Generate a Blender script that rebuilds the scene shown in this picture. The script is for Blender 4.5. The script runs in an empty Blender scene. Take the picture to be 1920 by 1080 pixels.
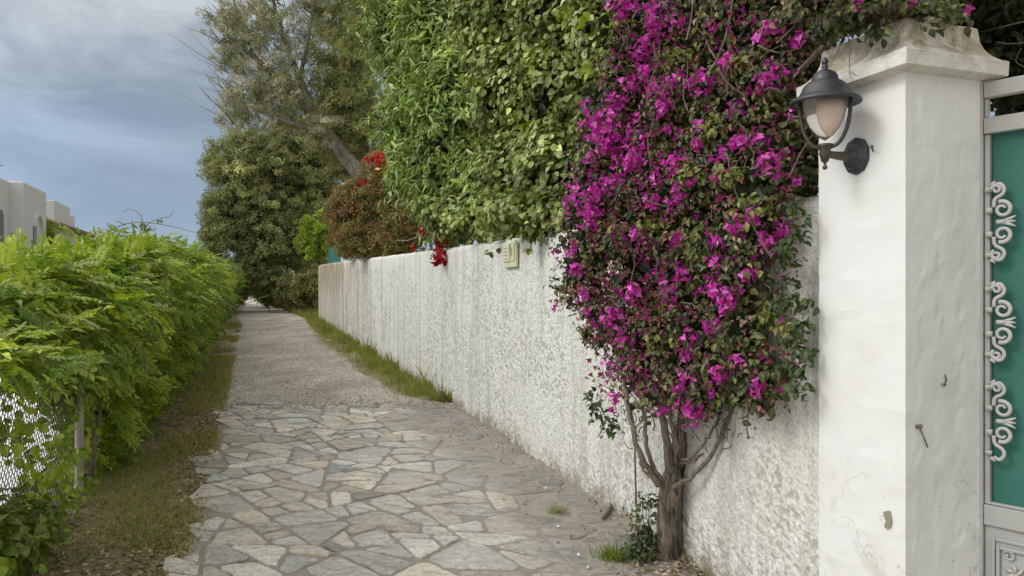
import bpy, math, random
import numpy as np
from mathutils import Vector
R = math.radians
sc = bpy.context.scene
# ------------------------------------------------------------------ camera
CAMH = 1.6; F = 1400.0; HY = 545.0
cd = bpy.data.cameras.new('camera'); cam = bpy.data.objects.new('camera', cd)
sc.collection.objects.link(cam); sc.camera = cam
cam.location = (0, 0, CAMH); cam.rotation_euler = (R(90), 0, 0)
cd.sensor_width = 36; cd.lens = 36 * F / 1920; cd.shift_y = 5 / 1920
cd.clip_start = .05; cd.clip_end = 30000
# ------------------------------------------------------------------ world
SUN_DIR = Vector((-0.76, -0.27, 0.66)).normalized()
SUN_EL = math.asin(SUN_DIR.z); SUN_AZ = math.atan2(SUN_DIR.x, SUN_DIR.y)
w = bpy.data.worlds.new("World"); sc.world = w; w.use_nodes = True
nt = w.node_tree; nt.nodes.clear()
def N(t, kind, **kw):
    n = t.nodes.new(kind)
    for k, v in kw.items():
        if k == 'ins':
            for a, b in v.items(): n.inputs[a].default_value = b
        else: setattr(n, k, v)
    return n
def ramp(t, stops, interp='LINEAR'):
    n = t.nodes.new('ShaderNodeValToRGB'); cr = n.color_ramp; cr.interpolation = interp
    while len(cr.elements) < len(stops): cr.elements.new(.5)
    for e, (p, c) in zip(cr.elements, stops):
        e.position = p; e.color = (*c, 1) if len(c) == 3 else c
    return n
def mixc(t, fac, a, b, mode='MIX'):
    n = t.nodes.new('ShaderNodeMix'); n.data_type = 'RGBA'; n.blend_type = mode; n.clamp_factor = True
    for idx, v in ((0, fac), (6, a), (7, b)):
        if isinstance(v, bpy.types.NodeSocket): t.links.new(v, n.inputs[idx])
        elif idx == 0: n.inputs[0].default_value = v
        else: n.inputs[idx].default_value = (*v, 1)
    return n.outputs[2]
tc = N(nt, 'ShaderNodeTexCoord')
sky = N(nt, 'ShaderNodeTexSky'); sky.sky_type = 'NISHITA'; sky.sun_disc = False
sky.sun_elevation = SUN_EL; sky.sun_rotation = SUN_AZ
sky.air_density = 1.4; sky.dust_density = 2.5; sky.ozone_density = 2
nish = mixc(nt, 1.0, sky.outputs[0], (.085, .085, .085), 'MULTIPLY')
sep = N(nt, 'ShaderNodeSeparateXYZ'); nt.links.new(tc.outputs['Generated'], sep.inputs[0])
zr = ramp(nt, [(0.0, (.52, .56, .62)), (.035, (.38, .45, .55)), (.09, (.25, .335, .46)), (.17, (.25, .32, .42)), (.24, (.275, .33, .40)),
               (.34, (.32, .36, .40)), (.45, (.40, .42, .43)), (.62, (.80, .80, .78)), (1, (1.05, 1.04, 1.0))])
# uneven cloud edge: perturb the elevation by noise
mp = N(nt, 'ShaderNodeMapping'); mp.inputs['Scale'].default_value = (1.5, 1.5, 4.5)
nt.links.new(tc.outputs['Generated'], mp.inputs[0])
n1 = N(nt, 'ShaderNodeTexNoise', ins={'Scale': 1.7, 'Detail': 6, 'Roughness': .52, 'Distortion': .4}); nt.links.new(mp.outputs[0], n1.inputs[0])
m1 = N(nt, 'ShaderNodeMath', operation='MULTIPLY_ADD', ins={1: .30, 2: -.15}); nt.links.new(n1.outputs[0], m1.inputs[0])
# distort more when higher
m1b = N(nt, 'ShaderNodeMath', operation='MULTIPLY', use_clamp=False); nt.links.new(m1.outputs[0], m1b.inputs[0])
mr = N(nt, 'ShaderNodeMapRange', ins={1: 0.03, 2: .25, 3: .1, 4: 1}); nt.links.new(sep.outputs[2], mr.inputs[0]); nt.links.new(mr.outputs[0], m1b.inputs[1])
m2 = N(nt, 'ShaderNodeMath', operation='ADD'); nt.links.new(sep.outputs[2], m2.inputs[0]); nt.links.new(m1b.outputs[0], m2.inputs[1])
nt.links.new(m2.outputs[0], zr.inputs[0])
n2 = N(nt, 'ShaderNodeTexNoise', ins={'Scale': 3.2, 'Detail': 7, 'Roughness': .6, 'Distortion': .6}); nt.links.new(mp.outputs[0], n2.inputs[0])
r2 = ramp(nt, [(.36, (.76, .77, .80)), (.50, (1, 1, 1)), (.64, (1.34, 1.31, 1.26))]); nt.links.new(n2.outputs[0], r2.inputs[0])
mr2 = N(nt, 'ShaderNodeMapRange', ins={1: 0.06, 2: .26, 3: 0.12, 4: 1}); nt.links.new(sep.outputs[2], mr2.inputs[0])
cl = mixc(nt, mr2.outputs[0], zr.outputs[0], mixc(nt, 1, zr.outputs[0], r2.outputs[0], 'MULTIPLY'))
# cloud brightened around the sun, unseen behind left, to light the wall
vd = N(nt, 'ShaderNodeVectorMath', operation='DOT_PRODUCT'); nt.links.new(tc.outputs['Generated'], vd.inputs[0]); vd.inputs[1].default_value = SUN_DIR
gr = N(nt, 'ShaderNodeMapRange', interpolation_type='SMOOTHSTEP', ins={1: .1, 2: 1.0, 3: 1.0, 4: 1.9}); nt.links.new(vd.outputs['Value'], gr.inputs[0])
sc_ = N(nt, 'ShaderNodeVectorMath', operation='SCALE'); nt.links.new(gr.outputs[0], sc_.inputs['Scale'])
# warm grey cloud added over the unseen sky behind the camera for neutral fill
bk = N(nt, 'ShaderNodeMapRange', interpolation_type='SMOOTHSTEP', ins={1: .35, 2: -.35, 3: 0, 4: 1}); nt.links.new(sep.outputs[1], bk.inputs[0])
cl2 = mixc(nt, bk.outputs[0], cl, (.56, .555, .53)); nt.links.new(cl2, sc_.inputs[0])
fin = mixc(nt, .9, nish, sc_.outputs[0])
bg = N(nt, 'ShaderNodeBackground', ins={'Strength': 1.0}); nt.links.new(fin, bg.inputs[0])
wo = N(nt, 'ShaderNodeOutputWorld'); nt.links.new(bg.outputs[0], wo.inputs[0])
sd = bpy.data.lights.new('sun', 'SUN'); sun = bpy.data.objects.new('sun', sd); sc.collection.objects.link(sun)
sd.energy = 1.02; sd.angle = R(22); sd.color = (1, .98, .955)
sun.rotation_euler = (-SUN_DIR).to_track_quat('-Z', 'Y').to_euler()
sc.view_settings.view_transform = 'Standard'; sc.view_settings.look = 'None'
sc.view_settings.exposure = .33; sc.view_settings.gamma = 1
sc.cycles.max_bounces = 8; sc.cycles.transparent_max_bounces = 12
sc.cycles.use_denoising = True
# ------------------------------------------------------------------ helpers
rng = np.random.default_rng(7)
def P(px, py, d): return np.array([(px - 960) / F * d, d, CAMH - (py - HY) / F * d])
def WX(d):            # lane face of the white wall
    d = np.asarray(d, float)
    return np.where(d < 9.49, 2.384 - .337 * d, 2.384 - .337 * 9.49 - .357 * (d - 9.49))
def prof(d):
    return np.interp(d, [-60, 0, 24, 30, 40, 60, 100, 140, 300, 3000, 20000], [-1.3, 0, .528, .63, .79, .93, 1.02, .7, -25, -60, -60])
def FX(d): return -1.24 - .35 * np.asarray(d, float)
def LX(d): return -.4 - .35 * np.asarray(d, float)
def sstep(a, b, x):
    t = np.clip((np.asarray(x, float) - a) / (b - a), 0, 1); return t * t * (3 - 2 * t)
def gz(x, d):
    return prof(d) - 1.0 * sstep(.15, 1.3, FX(d) - np.asarray(x, float))
class VN:             # value noise
    def __init__(s, seed=0, n=64): s.g = np.random.default_rng(seed).random((n, n)); s.n = n
    def __call__(s, x, y):
        x = np.asarray(x, float); y = np.asarray(y, float)
        xi = np.floor(x).astype(int); yi = np.floor(y).astype(int); fx = x - xi; fy = y - yi
        fx = fx * fx * (3 - 2 * fx); fy = fy * fy * (3 - 2 * fy); n = s.n; g = s.g
        a = g[xi % n, yi % n]; b = g[(xi + 1) % n, yi % n]; c = g[xi % n, (yi + 1) % n]; d = g[(xi + 1) % n, (yi + 1) % n]
        return (a * (1 - fx) + b * fx) * (1 - fy) + (c * (1 - fx) + d * fx) * fy
vn1 = VN(1); vn2 = VN(2); vn3 = VN(3, 128)
def nrm(v):
    v = np.asarray(v, float); return v / np.maximum(np.linalg.norm(v, axis=-1, keepdims=True), 1e-9)
class MB:
    """collects polygons; build() links them as one mesh object"""
    def __init__(s): s.v = []; s.li = []; s.lt = []; s.c = []; s.n = 0
    def add(s, verts, faces, col=(1, 1, 1)):
        verts = np.asarray(verts, float).reshape(-1, 3)
        for f in faces: s.li.append(np.asarray(f, int) + s.n); s.lt.append(np.array([len(f)]))
        s.v.append(verts); c = np.asarray(col, float)
        s.c.append(np.broadcast_to(c, (len(verts), 3)) if c.ndim == 1 else c); s.n += len(verts)
    def grid(s, V, col=(1, 1, 1), flip=False):
        a, b = V.shape[:2]; i = np.arange(a * b).reshape(a, b)
        q = np.stack([i[:-1, :-1], i[1:, :-1], i[1:, 1:], i[:-1, 1:]], -1).reshape(-1, 4)
        if flip: q = q[:, ::-1]
        s.li.append(q.ravel() + s.n); s.lt.append(np.full(len(q), 4)); s.v.append(V.reshape(-1, 3))
        c = np.asarray(col, float); s.c.append(np.broadcast_to(c, (a * b, 3)) if c.ndim == 1 else c.reshape(-1, 3)); s.n += a * b
    def inst(s, T, pos, ax, nor, size, col):
        """copies of template T=(verts, faces): x across, y along ax, z along nor"""
        tv, tf = T; tv = np.asarray(tv, float); n = len(pos)
        if n == 0: return
        ax = nrm(ax); x = nrm(np.cross(ax, nor)); z = np.cross(x, ax)
        size = np.broadcast_to(np.asarray(size, float), (n,))[:, None, None]
        V = pos[:, None, :] + size * (tv[None, :, 0:1] * x[:, None] + tv[None, :, 1:2] * ax[:, None] + tv[None, :, 2:3] * z[:, None])
        k = len(tv); fl = np.concatenate([np.asarray(f) for f in tf]); ft = np.array([len(f) for f in tf])
        s.li.append((fl[None, :] + (np.arange(n) * k)[:, None]).ravel() + s.n); s.lt.append(np.tile(ft, n))
        s.v.append(V.reshape(-1, 3)); c = np.broadcast_to(np.asarray(col, float), (n, 3)); s.c.append(np.repeat(c, k, axis=0)); s.n += n * k
    def tube(s, pts, rad, sides=6, col=(1, 1, 1), caps=True, flat=None, ref=None):
        pts = np.asarray(pts, float); n = len(pts); rad = np.atleast_1d(np.asarray(rad, float)); rad = np.interp(np.linspace(0, 1, n), np.linspace(0, 1, len(rad)), rad) if len(rad) > 1 else np.full(n, rad[0])
        t = np.gradient(pts, axis=0); t = nrm(t)
        up = np.array(ref if ref is not None else (0.13, .21, .97)); 
        a = nrm(np.cross(t, up)); b = np.cross(a, t)
        if ref is None:
            for i in range(1, n):
                ai = a[i - 1] - t[i] * np.dot(a[i - 1], t[i]); a[i] = ai / max(np.linalg.norm(ai), 1e-9); b[i] = np.cross(a[i], t[i])
        th = np.arange(sides) / sides * 2 * math.pi + (math.pi / sides)
        fb = flat if flat is not None else 1
        V = pts[:, None] + rad[:, None, None] * (np.cos(th)[None, :, None] * a[:, None] + fb * np.sin(th)[None, :, None] * b[:, None])
        base = V.reshape(-1, 3); f = []
        for i in range(n - 1):
            for j in range(sides):
                k = (j + 1) % sides; f.append((i * sides + j, i * sides + k, (i + 1) * sides + k, (i + 1) * sides + j))
        if caps: f.append(tuple(range(sides))[::-1]); f.append(tuple((n - 1) * sides + j for j in range(sides)))
        s.add(base, f, col)
    def box(s, o, e1, e2, e3, col=(1, 1, 1)):
        o, e1, e2, e3 = (np.asarray(q, float) for q in (o, e1, e2, e3))
        v = [o, o + e1, o + e1 + e2, o + e2, o + e3, o + e1 + e3, o + e1 + e2 + e3, o + e2 + e3]
        s.add(v, [(0, 3, 2, 1), (4, 5, 6, 7), (0, 1, 5, 4), (1, 2, 6, 5), (2, 3, 7, 6), (3, 0, 4, 7)], col)
    def lathe(s, prof_, sides=28, col=(1, 1, 1), center=(0, 0, 0), axis='z', caps=True):
        c = np.array(center, float); th = np.arange(sides) / sides * 2 * math.pi; V = []
        for r, z in prof_:
            V.append(np.stack([r * np.cos(th), r * np.sin(th), np.full(sides, z)], -1))
        V = np.array(V); n = len(V); f = []
        for i in range(n - 1):
            for j in range(sides):
                k = (j + 1) % sides; f.append((i * sides + j, i * sides + k, (i + 1) * sides + k, (i + 1) * sides + j))
        if caps: f.append(tuple(range(sides))[::-1]); f.append(tuple((n - 1) * sides + j for j in range(sides)))
        s.add(V.reshape(-1, 3) + c, f, col)
    def build(s, name, mat, parent=None, smooth=False, bevel=0):
        me = bpy.data.meshes.new(name)
        V = np.concatenate(s.v); L = np.concatenate(s.li).astype(np.int32); T = np.concatenate(s.lt).astype(np.int32)
        if parent is not None: V = V - np.array(parent.location)
        me.vertices.add(len(V)); me.vertices.foreach_set('co', V.astype(np.float32).ravel())
        me.loops.add(len(L)); me.loops.foreach_set('vertex_index', L)
        me.polygons.add(len(T)); st = np.concatenate([[0], np.cumsum(T)[:-1]]).astype(np.int32)
        me.polygons.foreach_set('loop_start', st); me.polygons.foreach_set('loop_total', T)
        me.update(calc_edges=True); me.polygons.foreach_set('use_smooth', np.full(len(T), bool(smooth)))
        ca = me.color_attributes.new('tint', 'FLOAT_COLOR', 'POINT'); C = np.concatenate(s.c)
        ca.data.foreach_set('color', np.concatenate([C, np.ones((len(C), 1))], 1).astype(np.float32).ravel())
        me.materials.append(mat); o = bpy.data.objects.new(name, me); sc.collection.objects.link(o)
        if parent is not None: o.parent = parent
        if bevel:
            b = o.modifiers.new('bevel', 'BEVEL'); b.width = bevel; b.segments = 2; b.limit_method = 'ANGLE'
        return o
def thing(name, label, cat, loc=(0, 0, 0), group=None):
    o = bpy.data.objects.new(name, None); o.empty_display_size = .2; sc.collection.objects.link(o); o.location = [float(q) for q in loc]
    o['label'] = label; o['category'] = cat
    if group: o['group'] = group
    bpy.context.view_layer.update()
    return o
def tag(o, label=None, cat=None, group=None, kind=None):
    for k, v in (('label', label), ('category', cat), ('group', group), ('kind', kind)):
        if v: o[k] = v
    return o
# ------------------------------------------------------------------ materials
def newmat(name):
    m = bpy.data.materials.new(name); m.use_nodes = True; t = m.node_tree
    return m, t, t.nodes['Principled BSDF']
def coords(t, scale=(1, 1, 1)):
    g = N(t, 'ShaderNodeNewGeometry'); mpp = N(t, 'ShaderNodeMapping'); mpp.inputs['Scale'].default_value = scale
    t.links.new(g.outputs['Position'], mpp.inputs[0]); return mpp.outputs[0]
def noise(t, vec, scale, detail=4, rough=.55, dist=0):
    n = N(t, 'ShaderNodeTexNoise', ins={'Scale': scale, 'Detail': detail, 'Roughness': rough, 'Distortion': dist}); t.links.new(vec, n.inputs[0]); return n.outputs[0]
def bump(t, h, bsdf, strength=.5, dist=.01, prev=None):
    b = N(t, 'ShaderNodeBump', ins={'Strength': strength, 'Distance': dist}); t.links.new(h, b.inputs['Height'])
    if prev is not None: t.links.new(prev, b.inputs['Normal'])
    t.links.new(b.outputs[0], bsdf.inputs['Normal']); return b.outputs[0]
def mrange(t, v, a, b, c=0, d=1, smooth=True):
    n = N(t, 'ShaderNodeMapRange', ins={1: a, 2: b, 3: c, 4: d}); n.interpolation_type = 'SMOOTHSTEP' if smooth else 'LINEAR'
    t.links.new(v, n.inputs[0]); return n.outputs[0]
def mth(t, op, a, b=None, clamp=False):
    n = N(t, 'ShaderNodeMath', operation=op, use_clamp=clamp)
    for i, v in enumerate((a, b)):
        if v is None: continue
        if isinstance(v, bpy.types.NodeSocket): t.links.new(v, n.inputs[i])
        else: n.inputs[i].default_value = v
    return n.outputs[0]
def leafmat(name, trans=.28, rough=.42, spec=.5, tcol=(1.25, 1.3, .5)):
    m, t, b = newmat(name); a = N(t, 'ShaderNodeAttribute'); a.attribute_name = 'tint'
    g = coords(t); nn = noise(t, g, 60, 2)
    c = mixc(t, 1, a.outputs['Color'], ramp_out(t, nn, [(.3, (.8, .8, .8)), (.7, (1.2, 1.2, 1.15))]), 'MULTIPLY')
    t.links.new(c, b.inputs['Base Color']); b.inputs['Roughness'].default_value = rough; b.inputs['Specular IOR Level'].default_value = spec
    tr = N(t, 'ShaderNodeBsdfTranslucent'); t.links.new(mixc(t, 1, c, tcol, 'MULTIPLY'), tr.inputs[0])
    mx = N(t, 'ShaderNodeMixShader', ins={0: trans}); t.links.new(b.outputs[0], mx.inputs[1]); t.links.new(tr.outputs[0], mx.inputs[2])
    t.links.new(mx.outputs[0], t.nodes['Material Output'].inputs[0]); return m
def ramp_out(t, fac, stops):
    r = ramp(t, stops); t.links.new(fac, r.inputs[0]); return r.outputs[0]
M = {}
M['leaf'] = leafmat('leaf'); M['glossleaf'] = leafmat('glossy_leaf', .18, .40, .4)
M['petal'] = leafmat('petal', .35, .6, .2, (1.2, 1.0, 1.2)); M['grass'] = leafmat('grass', .3, .55, .3)
M['litter'] = leafmat('dry_leaf', .1, .75, .15, (1, 1, 1)); M['farleaf'] = leafmat('far_leaf', .22, .6, .3)
def barkmat(name, c1, c2, sc1=18, zs=.25):
    m, t, b = newmat(name); v = coords(t, (1, 1, zs)); n = noise(t, v, sc1, 6, .65, .3); n2_ = noise(t, coords(t), 7, 3)
    c = mixc(t, ramp_out(t, n, [(.35, (0, 0, 0)), (.65, (1, 1, 1))]), c1, c2)
    c = mixc(t, 1, c, ramp_out(t, n2_, [(.3, (.7, .7, .7)), (.7, (1.2, 1.2, 1.2))]), 'MULTIPLY')
    t.links.new(c, b.inputs['Base Color']); b.inputs['Roughness'].default_value = .9; bump(t, n, b, 1, .02); return m
M['bark'] = barkmat('bark', (.022, .017, .013), (.30, .25, .19), 44, .22)
M['twig'] = barkmat('twig_bark', (.13, .10, .075), (.30, .25, .20), 40)
M['greybark'] = barkmat('grey_bark', (.06, .055, .04), (.24, .22, .165), 14, .2)
M['stem'] = barkmat('green_stem', (.16, .19, .06), (.28, .28, .12), 30)
def paintmat(name, col, rough=.5, metal=0, bsc=60, bs=.15, dirt=(.4, .35, .28), damt=.25):
    m, t, b = newmat(name); v = coords(t); n = noise(t, v, 6, 5, .6); n2_ = noise(t, v, bsc, 3)
    c = mixc(t, mth(t, 'MULTIPLY', ramp_out(t, n, [(.45, (0, 0, 0)), (.75, (1, 1, 1))]), damt), col, dirt)
    t.links.new(c, b.inputs['Base Color']); b.inputs['Roughness'].default_value = rough; b.inputs['Metallic'].default_value = metal
    bump(t, n2_, b, bs, .003); return m
# ------------------------------------------------------------------ wall, pillar, ground materials
def mat_roughcast():
    m, t, b = newmat('roughcast_render'); v = coords(t); z = N(t, 'ShaderNodeSeparateXYZ'); t.links.new(v, z.inputs[0])
    fine = noise(t, v, 62, 3, .6, .3); vor = N(t, 'ShaderNodeTexVoronoi', ins={'Scale': 42}); t.links.new(v, vor.inputs[0])
    streakv = coords(t, (3.2, 3.2, .34)); st = noise(t, streakv, 1.5, 7, .68, .5)
    big = noise(t, v, .9, 4, .6)
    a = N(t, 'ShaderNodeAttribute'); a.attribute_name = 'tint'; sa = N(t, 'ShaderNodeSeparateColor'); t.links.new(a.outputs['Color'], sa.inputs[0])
    pit = sa.outputs[0]                 # hollows painted darker: relief shade and dirt put into the colour
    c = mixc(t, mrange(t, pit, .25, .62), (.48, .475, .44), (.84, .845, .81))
    c = mixc(t, mth(t, 'MULTIPLY', mrange(t, st, .46, .62), .5), c, (.46, .45, .40))
    c = mixc(t, mth(t, 'MULTIPLY', mrange(t, big, .45, .7), .18), c, (.66, .62, .46))
    c = mixc(t, mth(t, 'MULTIPLY', mrange(t, fine, .40, .52, 1, 0), mth(t, 'MULTIPLY_ADD', sa.outputs[2], -.5) if False else .42), c, (.40, .39, .35))  # finer pits darkened as well, relief shade painted into the colour
    far = mrange(t, z.outputs[1], 13.5, 20, 0, 1)          # dirtier towards the far end
    c = mixc(t, mth(t, 'MULTIPLY', far, mrange(t, st, .35, .62)), c, (.38, .34, .26))
    och = mrange(t, mth(t, 'ADD', z.outputs[1], mth(t, 'MULTIPLY', st, 1.5)), 20.6, 21.2)
    c = mixc(t, mth(t, 'MULTIPLY', och, mrange(t, st, .36, .6, .35, .85)), c, mixc(t, mrange(t, z.outputs[2], .9, 2.1), (.50, .48, .42), (.33, .26, .17)))
    c = mixc(t, mth(t, 'MULTIPLY', sa.outputs[1], mrange(t, noise(t, v, 9, 5, .7), .35, .6)), c, (.30, .26, .19))   # painted-in by position: splash dirt at foot
    t.links.new(c, b.inputs['Base Color']); b.inputs['Roughness'].default_value = .95; b.inputs['Specular IOR Level'].default_value = .15
    h = mth(t, 'ADD', fine, mth(t, 'MULTIPLY', vor.outputs['Distance'], .6)); bump(t, h, b, .8, .012); return m
def mat_plaster():
    m, t, b = newmat('pillar_plaster'); v = coords(t); z = N(t, 'ShaderNodeSeparateXYZ'); t.links.new(v, z.inputs[0])
    n = noise(t, v, 5, 6, .6, .5); f = noise(t, v, 120, 3); 
    low = mrange(t, z.outputs[2], 1.25, .5)
    c = mixc(t, mth(t, 'MULTIPLY', mrange(t, n, .5, .68), mth(t, 'MULTIPLY', low, .55)), (.80, .805, .80), (.60, .57, .45))
    c = mixc(t, mth(t, 'MULTIPLY', mrange(t, noise(t, v, 2.2, 5, .6), .48, .75), .28), c, (.62, .60, .53))
    wv = N(t, 'ShaderNodeVectorMath', operation='ADD'); t.links.new(v, wv.inputs[0])
    nz = N(t, 'ShaderNodeTexNoise', ins={'Scale': 7, 'Detail': 6, 'Roughness': .65}); t.links.new(v, nz.inputs[0])
    s2 = N(t, 'ShaderNodeVectorMath', operation='SCALE', ins={'Scale': .28}); t.links.new(nz.outputs['Color'], s2.inputs[0]); t.links.new(s2.outputs[0], wv.inputs[1])
    vo = N(t, 'ShaderNodeTexVoronoi', ins={'Scale': 2.6}); vo.feature = 'DISTANCE_TO_EDGE'; t.links.new(wv.outputs[0], vo.inputs[0])
    crack = mrange(t, vo.outputs['Distance'], 0, .007, 1, 0)
    cm = mth(t, 'MULTIPLY', crack, mth(t, 'MULTIPLY', mrange(t, noise(t, v, 1.7, 2), .46, .56), mrange(t, z.outputs[2], 1.5, .8, .12, 1)))
    c = mixc(t, mth(t, 'MULTIPLY', cm, .55), c, (.30, .26, .20))
    chip = mth(t, 'MULTIPLY', mrange(t, noise(t, v, 14, 4, .6), .66, .70), mrange(t, z.outputs[2], 1.0, .7))
    c = mixc(t, mth(t, 'MULTIPLY', chip, .6), c, (.45, .42, .34))
    t.links.new(c, b.inputs['Base Color']); b.inputs['Roughness'].default_value = .85; b.inputs['Specular IOR Level'].default_value = .2
    h = mth(t, 'SUBTRACT', mth(t, 'ADD', mth(t, 'MULTIPLY', f, .25), mth(t, 'MULTIPLY', noise(t, v, 16, 5, .6), .9)), mth(t, 'MULTIPLY', cm, .8))
    bump(t, h, b, .35, .008); return m
def mat_cap():
    m, t, b = newmat('weathered_capstone'); v = coords(t); n = noise(t, v, 7, 7, .68, .4); z = N(t, 'ShaderNodeSeparateXYZ'); t.links.new(v, z.inputs[0])
    up = mrange(t, z.outputs[2], 2.43, 2.50)
    c = mixc(t, mth(t, 'MULTIPLY', mrange(t, n, .40, .56), mth(t, 'ADD', mth(t, 'MULTIPLY', up, .62), .22)), (.77, .75, .69), (.22, .185, .125))
    c = mixc(t, mth(t, 'MULTIPLY', up, .35), c, (.46, .40, .29))
    sp = noise(t, v, 24, 7, .75, .3); c = mixc(t, mth(t, 'MULTIPLY', mrange(t, sp, .50, .62), mth(t, 'ADD', mth(t, 'MULTIPLY', up, .4), .14)), c, (.15, .13, .09))
    t.links.new(c, b.inputs['Base Color']); b.inputs['Roughness'].default_value = .92; bump(t, noise(t, v, 45, 5, .65), b, .6, .012); return m
def wall_dist(t, v):
    dp = N(t, 'ShaderNodeVectorMath', operation='DOT_PRODUCT'); t.links.new(v, dp.inputs[0]); dp.inputs[1].default_value = (1, .337, 0)
    return mth(t, 'SUBTRACT', 2.384, dp.outputs['Value'])        # metres from the wall
def mat_stone():
    m, t, b = newmat('flagstone'); v = coords(t)
    a = N(t, 'ShaderNodeAttribute'); a.attribute_name = 'tint'
    n = noise(t, coords(t, (1, 2.2, 1)), 5, 7, .65, .8); n2_ = noise(t, v, 26, 5, .7, .5)
    c = mixc(t, 1, a.outputs['Color'], ramp_out(t, n, [(.3, (.74, .71, .68)), (.5, (1.0, .99, .97)), (.7, (1.22, 1.2, 1.17))]), 'MULTIPLY')
    c = mixc(t, 1, c, ramp_out(t, n2_, [(.30, (.60, .58, .55)), (.5, (.98, .98, .98)), (.7, (1.18, 1.18, 1.16))]), 'MULTIPLY')
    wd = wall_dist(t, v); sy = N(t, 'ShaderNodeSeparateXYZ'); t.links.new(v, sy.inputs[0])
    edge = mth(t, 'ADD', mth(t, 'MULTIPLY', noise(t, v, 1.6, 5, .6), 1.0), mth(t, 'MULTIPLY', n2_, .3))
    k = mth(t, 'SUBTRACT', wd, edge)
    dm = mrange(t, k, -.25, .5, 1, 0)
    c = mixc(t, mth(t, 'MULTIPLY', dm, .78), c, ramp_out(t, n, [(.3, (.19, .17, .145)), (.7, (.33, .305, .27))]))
    t.links.new(c, b.inputs['Base Color']); b.inputs['Roughness'].default_value = .78; b.inputs['Specular IOR Level'].default_value = .35
    lay = noise(t, coords(t, (1, 1.8, 1)), 9, 8, .72, 1.2)
    bump(t, mth(t, 'ADD', lay, mth(t, 'MULTIPLY', n2_, .5)), b, .9, .03); return m
def mat_mortar():
    m, t, b = newmat('mortar'); v = coords(t); n = noise(t, v, 11, 6, .7); f = noise(t, v, 90, 3)
    c = mixc(t, n, (.165, .148, .125), (.36, .33, .285))
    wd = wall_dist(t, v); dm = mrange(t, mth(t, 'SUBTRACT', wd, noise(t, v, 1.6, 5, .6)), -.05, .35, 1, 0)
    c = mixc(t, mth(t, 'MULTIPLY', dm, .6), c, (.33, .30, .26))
    moss = mrange(t, noise(t, v, 3.1, 5, .7), .62, .72); c = mixc(t, mth(t, 'MULTIPLY', moss, .5), c, (.10, .11, .035))
    t.links.new(c, b.inputs['Base Color']); b.inputs['Roughness'].default_value = .95; bump(t, f, b, .6, .006); return m
def mat_gravel():
    m, t, b = newmat('gravel'); v = coords(t); n = noise(t, coords(t, (1, .45, 1)), 1.6, 6, .62, .5); f = noise(t, v, 38, 5, .75); f2 = noise(t, v, 9, 5, .7)
    c = ramp_out(t, n, [(.3, (.32, .28, .235)), (.5, (.46, .425, .37)), (.7, (.62, .59, .53))])
    c = mixc(t, 1, c, ramp_out(t, f, [(.3, (.6, .58, .56)), (.5, (1, 1, 1)), (.7, (1.5, 1.48, 1.42))]), 'MULTIPLY')
    c = mixc(t, 1, c, ramp_out(t, f2, [(.3, (.78, .76, .74)), (.65, (1.12, 1.1, 1.08))]), 'MULTIPLY')
    t.links.new(c, b.inputs['Base Color']); b.inputs['Roughness'].default_value = .95; bump(t, mth(t, 'ADD', f, f2), b, .9, .03); return m
def mat_soil():
    m, t, b = newmat('soil'); v = coords(t); n = noise(t, v, 2.2, 6, .65); f = noise(t, v, 30, 6, .75, .5)
    c = ramp_out(t, n, [(.35, (.28, .235, .16)), (.55, (.38, .33, .235)), (.7, (.30, .29, .15))])
    c = mixc(t, 1, c, ramp_out(t, f, [(.3, (.5, .48, .45)), (.65, (1.4, 1.35, 1.25))]), 'MULTIPLY')
    t.links.new(c, b.inputs['Base Color']); b.inputs['Roughness'].default_value = 1; bump(t, f, b, 1, .03); return m
M['roughcast'] = mat_roughcast(); M['plaster'] = mat_plaster(); M['cap'] = mat_cap(); M['stone'] = mat_stone(); M['mortar'] = mat_mortar()
M['gravel'] = mat_gravel(); M['soil'] = mat_soil()
M['yard'] = paintmat('pale_concrete', (.80, .79, .80), .8, 0, 20, .2, (.6, .58, .55), .3)
m, t, b = newmat('sea_water'); b.inputs['Base Color'].default_value = (.05, .11, .17, 1); b.inputs['Roughness'].default_value = .25
bump(t, noise(t, coords(t), .3, 4), b, .3, .5); M['sea'] = m
M['housewhite'] = paintmat('white_house_paint', (.62, .62, .61), .9, 0, 8, .2, (.50, .49, .47), .4)
M['dark'] = paintmat('dark_opening', (.06, .06, .065), .3)
M['tile'] = paintmat('clay_tile', (.33, .22, .16), .85, 0, 30, .4, (.12, .09, .07), .9)
M['iron'] = paintmat('lamp_iron', (.060, .064, .078), .42, .55, 90, .35, (.11, .085, .07), .6)
M['brass'] = paintmat('tarnished_iron', (.075, .07, .055), .4, .6, 90, .3, (.12, .10, .06), .6)
M['gatepaint'] = paintmat('grey_gate_paint', (.42, .425, .42), .5, 0, 70, .15, (.25, .22, .18), .25)
M['castpaint'] = paintmat('cast_scroll_paint', (.50, .49, .48), .5, 0, 120, .3, (.22, .19, .16), .3)
M['galv'] = paintmat('galvanised_steel', (.46, .44, .39), .6, .0, 50, .25, (.20, .15, .10), .6)
M['wire'] = paintmat('fence_wire', (.045, .045, .042), .5, .4, 50, .1)
M['plate'] = paintmat('cream_plate', (.72, .72, .50), .5, 0, 90, .2, (.45, .42, .3), .5)
m, t, b = newmat('green_screen_cloth'); v = coords(t)
wv1 = N(t, 'ShaderNodeTexWave', ins={'Scale': 90, 'Distortion': .5}); wv1.bands_direction = 'Z'; t.links.new(v, wv1.inputs[0])
c = mixc(t, noise(t, v, 5, 4), (.022, .125, .100), (.045, .185, .150)); t.links.new(c, b.inputs['Base Color']); b.inputs['Roughness'].default_value = .7
bump(t, wv1.outputs[1], b, .3, .002); M['green'] = m
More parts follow.
